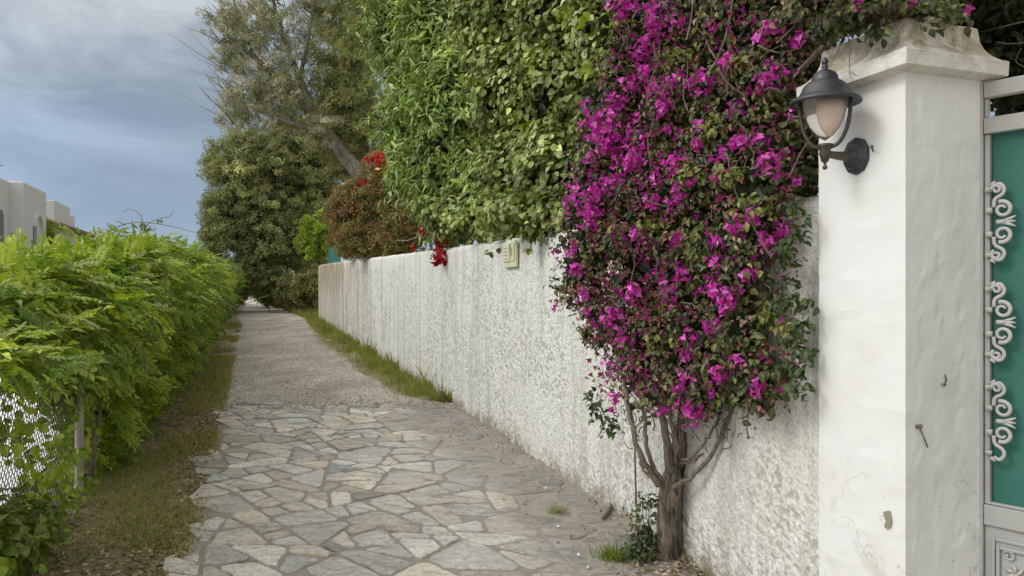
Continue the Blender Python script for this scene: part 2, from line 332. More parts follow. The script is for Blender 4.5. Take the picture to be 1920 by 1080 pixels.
m, t, b = newmat('lamp_glass'); b.inputs['Base Color'].default_value = (.93, .86, .82, 1); b.inputs['Roughness'].default_value = .14
b.inputs['Transmission Weight'].default_value = .84; b.inputs['IOR'].default_value = 1.15; M['glass'] = m
m, t, b = newmat('frosted_diffuser'); b.inputs['Base Color'].default_value = (.80, .67, .60, 1); b.inputs['Roughness'].default_value = .35; b.inputs['Subsurface Weight'].default_value = .3; M['frost'] = m
# ------------------------------------------------------------------ ground sheets
def sheet(name, lfun, rfun, ds, nu, dz, mat, jit=0, seed=3):
    mb = MB(); V = []; vj = VN(seed)
    for d in ds:
        l = float(lfun(d)) + jit * (vj(d * 2.3, .5) - .5) * 2 + jit * .6 * (vj(d * 9, 3.5) - .5); r = float(rfun(d)) + jit * (vj(d * 1.9, 9.5) - .5) * 2
        x = np.linspace(l, r, nu); V.append(np.stack([x, np.full(nu, d), gz(x, d) + dz], -1))
    mb.grid(np.array(V), flip=True); return tag(mb.build(name, mat), kind='structure')
mb = MB(); V = []
us = np.concatenate([[-9000, -2000, -500, -120, -60, -30, -15, -8, -5, -4], np.arange(-3.2, -1.2, .2), [-1.24, -1.0, 0, 1, 2, 2.4, 3, 6, 15, 60, 120, 500, 2000, 9000]])
for d in np.concatenate([[-60, -20, -5], np.arange(0, 24.1, 2), [27, 30, 35, 40, 50, 60, 80, 100, 120, 140, 220, 300, 3000, 20000]]):
    x = us - .35 * d; V.append(np.stack([x, np.full(len(x), d), gz(x, d)], -1))
mb.grid(np.array(V), flip=True); tag(mb.build('ground', M['soil']), kind='structure')
mb = MB(); mb.add([(-20000, -200, -15), (20000, -200, -15), (20000, 28000, -15), (-20000, 28000, -15)], [(0, 1, 2, 3)])
# sea only beyond the coast
mb = MB(); mb.add([(-25000, 230, -15), (25000, 230, -15), (25000, 28000, -15), (-25000, 28000, -15)], [(0, 1, 2, 3)]); tag(mb.build('sea', M['sea']), kind='structure')
PE = 9.25      # far edge of the paving
def rpath(d): return float(np.interp(d, [9, 10, 12, 18, 24, 27, 33, 45, 100], [WX(9) - .02, WX(10) - .55, WX(12) - .66, WX(18) - .8, WX(24) - .55, WX(27) - .4, -.35 * 33 + 1.6, -.35 * 45 + 1.2, -.35 * 100 + 1.3]))
sheet('gravel_path', LX, rpath, np.concatenate([np.arange(PE - .1, 26, .25), np.arange(26, 100, 2)]), 16, .006, M['gravel'], .12)
sheet('yard', lambda d: FX(d) - 22, lambda d: FX(d) - 1.5, np.arange(-2, 24.1, 2), 8, .02, M['yard'])
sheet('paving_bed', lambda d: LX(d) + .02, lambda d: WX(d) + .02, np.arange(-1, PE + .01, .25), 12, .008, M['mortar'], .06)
# ------------------------------------------------------------------ crazy paving: real slabs in mortar
def clip(poly, a, b, c):   # keep a*x+b*y<=c
    out = []
    for i in range(len(poly)):
        p, q = poly[i], poly[(i + 1) % len(poly)]; fp = a * p[0] + b * p[1] - c; fq = a * q[0] + b * q[1] - c
        if fp <= 0: out.append(p)
        if (fp < 0 < fq) or (fq < 0 < fp):
            s_ = fp / (fp - fq); out.append((p[0] + s_ * (q[0] - p[0]), p[1] + s_ * (q[1] - p[1])))
    return out
def area(poly):
    return .5 * sum(poly[i][0] * poly[(i + 1) % len(poly)][1] - poly[(i + 1) % len(poly)][0] * poly[i][1] for i in range(len(poly)))
def inset(poly, w_):
    out = list(poly); n = len(poly)
    for i in range(n):
        p, q = poly[i], poly[(i + 1) % n]; dx, dy = q[0] - p[0], q[1] - p[1]; L = math.hypot(dx, dy)
        if L < 1e-5: continue
        nx, ny = dy / L, -dx / L; ww = w_ * random.uniform(.6, 1.5); out = clip(out, nx, ny, nx * p[0] + ny * p[1] - ww)
        if len(out) < 3: return []
    return out
random.seed(11)
def build_paving():
    seeds = []; tries = 0
    while tries < 6000:
        tries += 1; d = random.uniform(-.8, PE + .4); u = random.uniform(-.8, 2.8)
        if all((u - a) ** 2 + (d - b_) ** 2 > .62 ** 2 for a, b_, r_ in seeds): seeds.append((u, d, random.uniform(0, .3)))
    mb = MB(); vj = VN(21)
    for i, (u, d, r_) in enumerate(seeds):
        poly = [(u - 1.5, d - 1.5), (u + 1.5, d - 1.5), (u + 1.5, d + 1.5), (u - 1.5, d + 1.5)]
        for j, (u2, d2, r2_) in enumerate(seeds):
            if i == j: continue
            a, b_ = u2 - u, d2 - d; D = a * a + b_ * b_
            if D > 6: continue
            c_ = (u2 * u2 + d2 * d2 - u * u - d * d + (r_ * r_ - r2_ * r2_) * .9) / 2
            poly = clip(poly, a, b_, c_)
            if len(poly) < 3: break
        poly = clip(poly, 0, 1, PE + .02 * math.sin(u * 9)) if len(poly) > 2 else []
        if len(poly) > 2: poly = clip(poly, 1, -.013, 2.384)        # the wall
        if len(poly) < 3: continue
        parts = []; todo = [poly]
        while todo:      # broken by straight lines, as laid crazy paving is
            q = todo.pop(); A_ = area(q)
            if len(q) < 3 or A_ < .003: continue
            lim_ = random.choice([.035, .06, .09, .12, .16])
            if A_ < lim_: parts.append(q); continue
            n_ = len(q); cx = sum(p[0] for p in q) / n_; cy = sum(p[1] for p in q) / n_
            sxx = sum((p[0] - cx) ** 2 for p in q); syy = sum((p[1] - cy) ** 2 for p in q); sxy = sum((p[0] - cx) * (p[1] - cy) for p in q)
            th = .5 * math.atan2(2 * sxy, sxx - syy) + random.gauss(0, .38); a, b_ = math.cos(th), math.sin(th)
            c_ = a * (cx + random.gauss(0, .04)) + b_ * (cy + random.gauss(0, .04)); todo += [clip(q, a, b_, c_), clip(q, -a, -b_, -c_)]
        parts = [q for q in parts if sum(p[0] for p in q) / len(q) > -.40 - .10 * math.sin(sum(p[1] for p in q) / len(q) * 2.3)]
        for pl in parts:
            if len(pl) < 3 or area(pl) < .006: continue
            pl = inset(pl, random.uniform(.006, .012))
            if len(pl) < 3 or area(pl) < .004: continue
            # drop tiny edges, jitter, soften the corners
            q = []
            for k in range(len(pl)):
                p0, p1 = pl[k], pl[(k + 1) % len(pl)]; L = math.hypot(p1[0] - p0[0], p1[1] - p0[1])
                if L < .03: continue
                q.append((p0[0] * .86 + p1[0] * .14, p0[1] * .86 + p1[1] * .14)); ns = int(L / .07)
                for s_ in range(1, ns):
                    f_ = .14 + .72 * s_ / ns; nx, ny = (p1[1] - p0[1]) / L, -(p1[0] - p0[0]) / L; j_ = (random.random() - .62) * .013
                    q.append((p0[0] + (p1[0] - p0[0]) * f_ + nx * j_, p0[1] + (p1[1] - p0[1]) * f_ + ny * j_))
                q.append((p0[0] * .14 + p1[0] * .86, p0[1] * .14 + p1[1] * .86))
            if len(q) < 4: continue
            n = len(q); cx = sum(p[0] for p in q) / n; cy = sum(p[1] for p in q) / n
            h = random.uniform(.012, .024) * (1 if max(p[0] for p in q) < 1.5 else .72); tx, ty = random.gauss(0, .018), random.gauss(0, .018)
            def pt(p, s_, z_):
                uu = cx + (p[0] - cx) * s_; dd = cy + (p[1] - cy) * s_; x_ = uu - .35 * dd
                return (x_, dd, float(prof(dd)) + z_ + (tx * (uu - cx) + ty * (dd - cy) if z_ > .005 else 0))
            rr = max(.05, math.sqrt(area(q)) * .5)
            r0 = [pt(p, 1, 0) for p in q]; r1 = [pt(p, 1 - .002 / rr, h - .005) for p in q]; r2_ = [pt(p, 1 - .010 / rr, h) for p in q]
            f = []
            for a_ in range(n):
                b2 = (a_ + 1) % n; f.append((a_, b2, n + b2, n + a_)); f.append((n + a_, n + b2, 2 * n + b2, 2 * n + a_))
            f.append(tuple(range(2 * n, 3 * n)))
            k = random.gauss(1.02, .14); wm = random.gauss(0, .012)
            base = random.choice([(.56, .535, .485), (.57, .535, .48), (.53, .515, .48), (.52, .51, .485), (.62, .60, .55), (.53, .49, .43)])
            mb.add(r0 + r1 + r2_, f, (max(.1, base[0] * k + wm), base[1] * k, max(.08, base[2] * k - wm)))
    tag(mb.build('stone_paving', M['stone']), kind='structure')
build_paving()
# ------------------------------------------------------------------ templates
def leafT(w_=.36, fold=.12, curl=-.15):
    v = [(0, 0, 0), (0, .5, .0), (0, 1, curl), (-w_ * .75, .2, fold * .8), (-w_, .48, fold), (-w_ * .55, .8, fold * .4 + curl * .5), (w_ * .75, .2, fold * .8), (w_, .48, fold), (w_ * .55, .8, fold * .4 + curl * .5)]
    return v, [(0, 1, 4, 3), (1, 2, 5, 4), (1, 0, 6, 7), (2, 1, 7, 8)]
def simpleT(w_=.3, fold=.1, curl=-.1):
    return [(0, 0, 0), (-w_, .45, fold), (0, 1, curl), (w_, .45, fold)], [(0, 2, 1), (0, 3, 2)]
LANCE = ([(0, 0, 0), (0, .5, .03), (0, 1, -.12), (-.11, .3, .04), (-.095, .7, .0), (.11, .3, .04), (.095, .7, .0)], [(0, 1, 4, 3), (1, 2, 4), (1, 0, 5, 6), (2, 1, 6)])
BROAD = leafT(.40, .10, -.18); BOUG = leafT(.33, .14, -.22); SIMPLE = simpleT()
def pinnate(n=6, seed=0):
    r_ = random.Random(seed); v = []; f = []
    def leaflet(bx, by, bz, ang, L, w_):
        ca, sa = math.sin(ang), math.cos(ang); i = len(v)
        dr = r_.uniform(-.12, .02)
        pts = [(0, 0, 0), (-w_ * .8, .28, .02), (-w_, .6, .02), (0, 1, dr), (w_, .6, .02), (w_ * .8, .28, .02), (0, .5, -.012)]
        for x, y, z in pts:
            v.append((bx + (y * ca + x * sa) * L, by + (y * sa - x * ca) * L, bz + z))
        f.extend([(i, i + 6, i + 3, i + 2, i + 1), (i, i + 5, i + 4, i + 3, i + 6)])
    for k in range(n):
        y = .18 + .72 * k / n; z = -.22 * y * y; L = .34 * (1 - .35 * abs(k / n - .35)) * r_.uniform(.85, 1.1)
        for s_ in (-1, 1): leaflet(0, y + r_.uniform(-.02, .02), z, s_ * r_.uniform(.85, 1.15), L, .23)
    leaflet(0, .92, -.2, 0, .32, .2)
    i = len(v); v.extend([(-.008, 0, 0), (.008, 0, 0), (.004, .92, -.2), (-.004, .92, -.2)]); f.append((i, i + 1, i + 2, i + 3))
    return v, f
PIN = [pinnate(6, 1), pinnate(7, 2), pinnate(5, 3)]
def clumpT(n=6, seed=0, ll=.55, w_=.13):
    r_ = random.Random(seed); v = []; f = []
    for k in range(n):
        a = Vector((r_.gauss(0, 1), r_.gauss(.5, 1), r_.gauss(0, 1))).normalized(); b_ = a.cross(Vector((r_.random(), r_.random(), r_.random()))).normalized()
        o = a * r_.uniform(.0, .5); i = len(v)
        for q in (o, o + a * ll * .5 + b_ * w_, o + a * ll, o + a * ll * .5 - b_ * w_): v.append(tuple(q))
        f.append((i, i + 1, i + 2, i + 3))
    return v, f
CLUMP = [clumpT(7, k) for k in range(4)]; FINE = [clumpT(9, k + 9, .5, .065) for k in range(4)]
BLADE = ([(-.035, 0, 0), (.035, 0, 0), (.02, .6, .06), (0, 1, .2), (-.02, .6, .06)], [(0, 1, 2, 4), (4, 2, 3)])
# ------------------------------------------------------------------ foliage scatter
def ell(px, py, d, rx, ry, rd): return (P(px, py, d), np.array([rx / F * d, rd, ry / F * d]))
def randdir(n): return nrm(rng.normal(size=(n, 3)))
def behind_wall_ok(p, top=1.94, m_=.04):
    inside = (p[:, 0] > WX(p[:, 1]) - m_) & (p[:, 2] < prof(p[:, 1]) + top + .02) & (p[:, 1] < 26.5) & (p[:, 0] < WX(p[:, 1]) + .4)
    pc = np.array([1.423, 2.7]); q = p[:, :2] - pc; a = q @ np.array([.944, .33]); b_ = q @ np.array([-.33, .944])
    inp = (a > -.06) & (a < .44) & (b_ > -.06) & (b_ < .5) & (p[:, 2] < 2.42)
    inc = (a > -.08) & (a < .46) & (b_ > -.1) & (b_ < .53) & (p[:, 2] > 2.38) & (p[:, 2] < 2.60)
    return ~(inside | inp | inc)
def blobs(ells, nb, thick=.3, core=.72, away=.4):
    """centres of leaf clumps over the outer part of a set of ellipsoids"""
    A = np.array([(e[1][0] * e[1][2] + e[1][0] * e[1][1] + e[1][1] * e[1][2]) for e in ells]); A = A / A.sum()
    out = []; nor = []
    k = rng.choice(len(ells), nb * 3, p=A); dr = randdir(nb * 3)
    C = np.array([e[0] for e in ells])[k]; Rr = np.array([e[1] for e in ells])[k]
    s_ = 1 - np.abs(rng.normal(size=nb * 3)) * thick; s_ = np.clip(s_, .15, 1) * rng.uniform(.93, 1.07, nb * 3)
    p = C + dr * Rr * s_[:, None]; keep = np.ones(len(p), bool)
    for j, e in enumerate(ells):
        r_ = np.linalg.norm((p - e[0]) / e[1], axis=1); keep &= ~((r_ < core) & (k != j))
    n_ = nrm(dr / Rr); toc = nrm(np.array([0, 0, CAMH]) - p); fc = (n_ * toc).sum(1)
    keep &= (fc > -.25) | (rng.random(len(p)) < away)
    return p[keep][:nb], n_[keep][:nb]
def foliage(mb, ells, nb, rb, per, T, size, cols, up=.5, droop=.4, flat=.75, thick=.25, core=.72, tintvar=.18, wallcheck=True, away=.4, zmin=None, fn=None, outw=.7):
    c, n_ = blobs(ells, nb, thick, core, away); nb = len(c)
    r_ = rb * rng.uniform(.55, 1.35, nb); cols = np.asarray(cols, float); ci = rng.integers(0, len(cols), nb)
    tv = np.exp(rng.normal(0, tintvar, nb))
    k = np.repeat(np.arange(nb), per); m_ = len(k); dr = randdir(m_); dr[:, 2] = np.where(dr[:, 2] < -.2, dr[:, 2] * .5, dr[:, 2]); dr = nrm(dr)
    rad = rng.uniform(.25, 1, m_) ** .5; p = c[k] + dr * (r_[k] * rad)[:, None] * np.array([1, 1, flat])
    nor = nrm(dr * outw + n_[k] * .5 + np.array([0, 0, up]) + np.array(SUN_DIR) * .45 + rng.normal(0, .42, (m_, 3)))
    ax = nrm(dr * .5 + n_[k] * .35 + rng.normal(0, .55, (m_, 3)) + np.array([0, 0, -droop]))
    ax = nrm(ax - nor * (ax * nor).sum(1, keepdims=True) * .8)
    mixi = np.where(rng.random(m_) < .8, ci[k], rng.integers(0, len(cols), m_))
    col = cols[mixi] * (tv[k] * np.exp(rng.normal(0, .16, m_)))[:, None]
    keep = np.ones(m_, bool)
    if wallcheck: keep &= behind_wall_ok(p)
    if zmin is not None: keep &= p[:, 2] > zmin
    else: keep &= p[:, 2] > gz(p[:, 0], p[:, 1]) + .02
    if fn is not None: keep &= fn(p)
    p, nor, ax, col = p[keep], nor[keep], ax[keep], col[keep]; sz = size * rng.uniform(.65, 1.25, len(p))
    Ts = T if isinstance(T, list) else [T]; wh = rng.integers(0, len(Ts), len(p))
    for i, TT in enumerate(Ts):
        q = wh == i; mb.inst(TT, p[q], ax[q], nor[q], sz[q], col[q])
    return c, n_
def filler(mb, ells, n, size, col, scale=.72, T=None, fn=None):  # inner leaves coloured darker, painting the deep shade of the gaps
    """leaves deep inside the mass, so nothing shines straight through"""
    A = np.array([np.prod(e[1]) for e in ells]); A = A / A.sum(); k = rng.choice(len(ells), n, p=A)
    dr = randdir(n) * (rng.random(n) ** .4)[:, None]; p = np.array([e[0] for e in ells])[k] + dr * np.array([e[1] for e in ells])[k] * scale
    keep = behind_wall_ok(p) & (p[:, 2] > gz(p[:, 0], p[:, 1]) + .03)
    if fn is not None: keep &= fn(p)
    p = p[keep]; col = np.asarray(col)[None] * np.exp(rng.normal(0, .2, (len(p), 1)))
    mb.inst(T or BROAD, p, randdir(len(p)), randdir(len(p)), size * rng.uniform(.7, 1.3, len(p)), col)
def wiggly(p0, p1, n=8, amp=.05, sag=0):
    p0 = np.asarray(p0, float); p1 = np.asarray(p1, float); t_ = np.linspace(0, 1, n)[:, None]
    q = p0 + (p1 - p0) * t_; w_ = rng.normal(0, amp, (n, 3)); w_ = (w_ + np.roll(w_, 1, 0)) * .6; w_[0] = 0; w_[-1] = 0
    q = q + w_; q[:, 2] += sag * np.sin(t_[:, 0] * math.pi); return q
def curve(pts, n=24):      # smooth curve through points (Catmull-Rom)
    p = [np.asarray(a, float) for a in pts]; p = [2 * p[0] - p[1]] + p + [2 * p[-1] - p[-2]]; out = []
    for i in range(1, len(p) - 2):
        for t_ in np.linspace(0, 1, max(2, n // (len(p) - 3)), endpoint=False):
            a, b_, c_, d_ = p[i - 1:i + 3]; out.append(.5 * ((2 * b_) + (-a + c_) * t_ + (2 * a - 5 * b_ + 4 * c_ - d_) * t_ ** 2 + (-a + 3 * b_ - 3 * c_ + d_) * t_ ** 3))
    out.append(p[-2]); return np.array(out)
# ------------------------------------------------------------------ white roughcast wall
WN = np.array([-.944, -.33, 0.])
def build_wall():
    root = thing('garden_wall', 'long white roughcast garden wall along the lane, stained brown at its far end', 'wall', (float(WX(8)), 8, 0))
    H = 1.94; mb = MB()
    ds = np.concatenate([np.arange(3.02, 8, .0115), np.arange(8, 13, .02), np.arange(13, 26.3, .05)])
    for seg in ((3.02, 8, .0115, .0125), (8, 13, .02, .018), (13, 26.3, .05, .035)):
        dd = np.arange(seg[0], seg[1] + seg[2] * .5, seg[2]); dd[-1] = seg[1]; zz = np.linspace(-.03, H, int(H / seg[3]))
        D, Z = np.meshgrid(dd, zz, indexing='ij'); S = D * 1.06
        g = vn3(S / .019, Z / .017) * .7 + vn1(S / .011 + 7, Z / .010) * .3; g2 = vn2(S / .5, Z / .4)
        amp = .0075 * (.55 + .45 * sstep(.25, .6, g2)) * (1 - .75 * sstep(H - .25, H - .08, Z + .1 * vn1(S * 2, 1.5)))
        # trowelled smooth area behind the bougainvillea
        sm = sstep(4.45, 4.25, D) * sstep(.62, .92, Z + .5 * (vn2(S * 2.2, Z * 2.2) - .5) + (3.75 - D) * .45)
        sm = np.maximum(sm, .85 * sstep(4.5, 4.3, D) * sstep(3.95, 4.1, D) * sstep(.15, .4, Z)); amp = amp * (1 - .9 * sm)
        top = .02 * (vn1(S * 2.2, .5) - .5) + .012 * (vn2(S * 9, .5) - .5)
        Zt = prof(D) + Z * (1 + top / H); q = (g - .5) * 2
        off = amp * q + .012 * (vn2(S * .6, Z * .8) - .5) - .05 * sstep(H - .05, H, Z) ** 2
        V = np.stack([WX(D) + WN[0] * off, D + WN[1] * off, Zt], -1)
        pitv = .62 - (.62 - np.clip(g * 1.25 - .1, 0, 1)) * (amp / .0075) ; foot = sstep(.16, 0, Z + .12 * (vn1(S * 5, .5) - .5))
        shd = sm * .0
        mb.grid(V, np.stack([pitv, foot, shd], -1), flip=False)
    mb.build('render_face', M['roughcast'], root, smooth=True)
    # body behind: top, back, end
    mb = MB(); ds = np.arange(3.1, 26.31, .2); V = []
    for d in ds:
        t_ = .02 * (vn1(d * 1.06 * 2.2, .5) - .5) ; z = float(prof(d)) + H + t_; x = float(WX(d)); 
        ring = [(x + .05, -.03), (x + .05, z - .012), (x + .1, z + .006), (x + .19, z + .004), (x + .235, z - .02), (x + .24, -.03)]
        V.append([(a + 0, d + (a - x) * .35, b_ if b_ > 0 else float(prof(d)) - .03) for a, b_ in ring])
    V = np.array(V); mb.grid(V, (.6, .3, 0), flip=True); n = V.shape[1]
    mb.add([V[0, i] for i in range(n)], [tuple(range(n))], (.6, .3, 0)); mb.add([V[-1, i] + np.array([0, -.01, 0]) for i in range(n)], [tuple(range(n))[::-1]], (.5, .3, 0))
    # far end face, flush with the lane face
    x = float(WX(26.3)); z0 = float(prof(26.3))
    mb.box((x - .003, 26.3, z0 - .03), (.24, .085, 0), (0.01, .03, 0), (0, 0, H - .05), (.55, .4, 0))
    mb.build('wall_core', M['roughcast'], root)
build_wall()
# cream meter plate on the wall
def wallpt(px, z, off=0):   # the point of the wall face seen at column px, moved out by off
    k = (px - 960) / F; d = 2.384 / (k + .337); return np.array([k * d, d, z]) + WN * off
o = wallpt(950, 0); d = o[1]; zc = CAMH - (480 - HY) / F * d; AL = nrm(np.array([.337, -1, 0])) * -1
root = thing('utility_plate', 'small cream rectangular plate fixed high on the white roughcast wall under the ivy', 'plate', wallpt(961, zc))
a0 = wallpt(950, zc - .115, .012); a1 = wallpt(974, zc - .115, .012); L = a1 - a0
mb = MB(); mb.box(a0, L, WN * .022, (0, 0, .235)); mb.build('back_plate', M['plate'], root, bevel=.004)
mb = MB(); mb.box(a0 + L * .06 + WN * .024 + np.array([0, 0, .055]), L * .50, WN * .012, (0, 0, .165)); mb.box(a0 + L * .62 + WN * .024 + np.array([0, 0, .055]), L * .3, WN * .008, (0, 0, .165))
mb.build('cover', M['plate'], root, bevel=.003)
mb = MB()
for k in range(4): mb.box(a0 + L * .14 + WN * .037 + np.array([0, 0, .08 + .033 * k]), L * .34, WN * .003, (0, 0, .006))
mb.box(a0 + L * .66 + WN * .033 + np.array([0, 0, .10]), L * .12, WN * .003, (0, 0, .08)); mb.build('raised_mark', M['galv'], root)
# ------------------------------------------------------------------ gate pillar
PC = np.array([1.423, 2.7, 0]); EW = np.array([.944, .33, 0]); EL = np.array([-.33, .944, 0]); PW, PL = .373, .436
def prect(o_, z): return [PC + EW * -o_ + EL * -o_ + (0, 0, z), PC + EW * (PW + o_) + EL * -o_ + (0, 0, z), PC + EW * (PW + o_) + EL * (PL + o_) + (0, 0, z), PC + EW * -o_ + EL * (PL + o_) + (0, 0, z)]
def loft(mb, levels, col=(1, 1, 1), sub=10, wob=0):
    rings = []
    for o_, z in levels:
        c = prect(o_, z); r_ = []
        for i in range(4):
            for s_ in np.linspace(0, 1, sub, endpoint=False):
                p = c[i] * (1 - s_) + c[(i + 1) % 4] * s_; q = wob * (vn1(p[0] * 23 + p[1] * 17, p[2] * 19) - .5) * 2; cen = PC + EW * PW / 2 + EL * PL / 2
                dv = nrm(np.array([p[0] - cen[0], p[1] - cen[1], 0])); r_.append(p + dv * q)
        rings.append(r_)
    V = np.array(rings); n, k = V.shape[:2]; f = []
    for i in range(n - 1):
        for j in range(k): f.append((i * k + j, i * k + (j + 1) % k, (i + 1) * k + (j + 1) % k, (i + 1) * k + j))
    f.append(tuple(range(k))[::-1]); f.append(tuple((n - 1) * k + j for j in range(k))); mb.add(V.reshape(-1, 3), f, col)
root = thing('gate_pillar', 'tall white plastered gate pillar with weathered moulded cap', 'pillar', PC)
mb = MB(); loft(mb, [(0, z) for z in np.concatenate([[-.1], np.arange(0, 2.4, .04), [2.405]])], sub=14, wob=.0028); o = mb.build('shaft', M['plaster'], root)
mb = MB(); loft(mb, [(.001, 2.392), (.058, 2.400), (.060, 2.402), (.062, 2.453), (.060, 2.456), (.052, 2.458), (.036, 2.470), (.020, 2.487), (.006, 2.510), (-.004, 2.540), (-.008, 2.590), (-.012, 2.594), (-.10, 2.625), (-.17, 2.63)], sub=24, wob=.0025)
mb.build('cap', M['cap'], root)
# chipped paint patch, nails, twig stuck on the pillar
def onleft(px, py, off=0):
    k = (px - 960) / F; L_ = (PC[0] - k * PC[1]) / (k * .944 + .33); p = PC + EL * L_; return np.array([p[0], p[1], CAMH - (py - HY) / F * p[1]]) - EW * off
def onfront(px, py, off=0):
    k = (px - 960) / F; w_ = (k * PC[1] - PC[0]) / (.944 - k * .33); p = PC + EW * w_; return np.array([p[0], p[1], CAMH - (py - HY) / F * p[1]]) - EL * off
mb = MB(); pts = [(1658, 960), (1664, 958), (1671, 957), (1672, 966), (1674, 978), (1672, 988), (1666, 992), (1661, 989), (1660, 983), (1663, 978), (1660, 970)]
mb.add([onleft(a, b_, .0055) for a, b_ in pts], [tuple(range(len(pts)))]); M['bare'] = paintmat('bare_render', (.30, .27, .20), .95, 0, 90, .5); mb.build('bare_patch', M['bare'], root)
mb = MB()
for pl in ([(1716, 797), (1722, 803), (1728, 817), (1736, 838)], [(1768, 702), (1771, 712), (1766, 724), (1762, 719)], [(1766, 724), (1770, 720)], [(1843, 795), (1848, 800)]):
    mb.tube([onfront(a, b_, .008) for a, b_ in pl], [.0025] * len(pl), 5)
mb.tube([onfront(1716, 800, .004), onfront(1722, 797, .018)], .007, 6); mb.tube([onfront(1714, 128, .0), onfront(1714, 128, .02)], .006, 6)
mb.tube([onleft(1637, 284, .0), onleft(1646, 277, .03)], [.003, .003], 5); mb.tube([onleft(1646, 277, .026), onleft(1648, 275, .036)], .006, 6)
mb.build('nail', M['bark'], root)
mb = MB(); mb.tube([onleft(a, b_, .075) for a, b_ in ((1620, 72), (1622, 100), (1621, 140), (1628, 160))] , .0012, 4); mb.tube([onleft(1622, 137, .07), onleft(1640, 155, .05)], .001, 4)
mb.tube([onleft(1621, 137, .07), onleft(1610, 150, .05)], .001, 4); mb.build('wire', M['wire'], root)
# ------------------------------------------------------------------ wall lantern
LP = onleft(1608, 293); root = thing('wall_lantern', 'dark metal domed wall lantern with frosted glass bulb on the gate pillar', 'lamp', LP)
NO = -EW; C0 = LP + NO * .158       # lamp axis
def ax_ring(mb, prof_, sides, o_, n_):     # lathe about the pillar normal
    u_ = np.array([0, 0, 1.]); s_ = np.cross(n_, u_); V = []
    th = (np.arange(sides) + .5) / sides * 2 * math.pi
    for r_, h in prof_: V.append([o_ + n_ * h + (s_ * math.cos(a) * .86 + u_ * math.sin(a)) * r_ for a in th])
    V = np.array(V); k = sides; f = []
    for i in range(len(prof_) - 1):
        for j in range(k): f.append((i * k + j, i * k + (j + 1) % k, (i + 1) * k + (j + 1) % k, (i + 1) * k + j))
    f.append(tuple((len(prof_) - 1) * k + j for j in range(k))); mb.add(V.reshape(-1, 3), f)
mb = MB(); ax_ring(mb, [(.073, .0), (.073, .012), (.066, .02), (.058, .022), (.050, .032), (.03, .038), (.022, .05), (.0, .05)], 10, LP, NO); mb.build('back_plate', M['iron'], root, bevel=.002)
zc = LP[2]
mb = MB(); mb.tube(curve([LP + NO * .03 + (0, 0, .0), LP + NO * .08 + (0, 0, -.004), C0 + (0, 0, .0)], 14), np.linspace(.022, .013, 13), 12); mb.build('arm', M['brass'], root, smooth=True)
mb = MB(); mb.lathe([(.0, -.062), (.008, -.058), (.010, -.050), (.005, -.044), (.006, -.034), (.014, -.028), (.017, -.012), (.022, .0), (.019, .01), (.027, .025), (.030, .036), (.0, .038)], 20, center=C0); mb.build('cup', M['brass'], root, smooth=True)
# U bracket: two arms sweeping up to the hood
SD = nrm(np.array([C0[1], -C0[0], 0])) # across the view
SD = nrm(np.array([.86, -.5, 0]))
for sgn in (-1, 1):
    mb = MB(); mb.tube(curve([C0 + (0, 0, .02), C0 + SD * sgn * .045 + (0, 0, .035), C0 + SD * sgn * .075 + (0, 0, .085), C0 + SD * sgn * .088 + (0, 0, .15), C0 + SD * sgn * .090 + (0, 0, .208)], 24), .0075, 8); mb.build('bracket', M['brass'] if sgn < 0 else M['iron'], root, smooth=True)
HZ = .205
hood = [(.0, .0), (.085, .002), (.10, -.006), (.126, -.016), (.132, -.013), (.130, -.004), (.114, .006), (.096, .018), (.086, .036), (.078, .054), (.064, .066), (.052, .070), (.049, .078), (.047, .090), (.038, .104), (.022, .113), (.012, .116), (.010, .122), (.013, .128), (.009, .138), (.0, .142)]
mb = MB(); mb.lathe([(r_, z + HZ) for r_, z in hood], 40, center=C0, caps=False); h_ = mb.build('hood', M['iron'], root, smooth=True)
mb = MB(); mb.lathe([(.0, .126), (.010, .131), (.0135, .142), (.008, .152), (.004, .158), (.0, .160)], 14, center=C0 + (0, 0, HZ + .006)); mb.build('finial', M['iron'], root, smooth=True)
gl = [(.0, .050), (.010, .056), (.030, .070), (.051, .096), (.066, .126), (.076, .165), (.080, .204)]
mb = MB(); mb.lathe(gl, 32, center=C0, caps=False); mb.build('glass_shade', M['glass'], root, smooth=True)
mb = MB(); mb.lathe([(r_ * .60, z * .88 + .016) for r_, z in gl] + [(.0, .20)], 28, center=C0 + SD * .018, caps=False); mb.build('diffuser', M['frost'], root, smooth=True)
# ------------------------------------------------------------------ gate
GO = np.array([1.772, 2.845, 0]); GD = nrm(np.array([.63, -.77, 0])); GN = nrm(np.array([-.77, -.63, 0]))   # GN faces the viewer
root = thing('metal_gate', 'grey metal gate with green cloth backing and cast scroll ornaments', 'gate', GO)
GW = 1.15
def gbox(mb, t0, t1, z0, z1, n0, n1): mb.box(GO + GD * t0 + GN * n0 + (0, 0, z0), GD * (t1 - t0), GN * (n1 - n0), (0, 0, z1 - z0))
ZT = 2.385
mb = MB(); gbox(mb, 0, .026, .1, ZT, -.02, .02); gbox(mb, GW - .05, GW, .1, ZT, -.02, .02)
gbox(mb, .028, GW - .052, ZT - .06, ZT - .001, -.018, .018); gbox(mb, .028, GW - .052, ZT - .195, ZT - .135, -.018, .018)
gbox(mb, .028, GW - .052, .72, .795, -.018, .018); gbox(mb, .028, GW - .052, .102, .2, -.018, .018)
mb.build('frame', M['gatepaint'], root, bevel=.003)
mb = MB(); gbox(mb, .028, .045, .797, ZT - .197, -.016, .006); gbox(mb, .028, GW - .052, .797, .806, -.012, .008); gbox(mb, .028, .040, ZT - .133, ZT - .062, -.016, .008); gbox(mb, .56, .60, .807, ZT - .197, -.01, .01); mb.build('inner_rail', M['gatepaint'], root, bevel=.002)
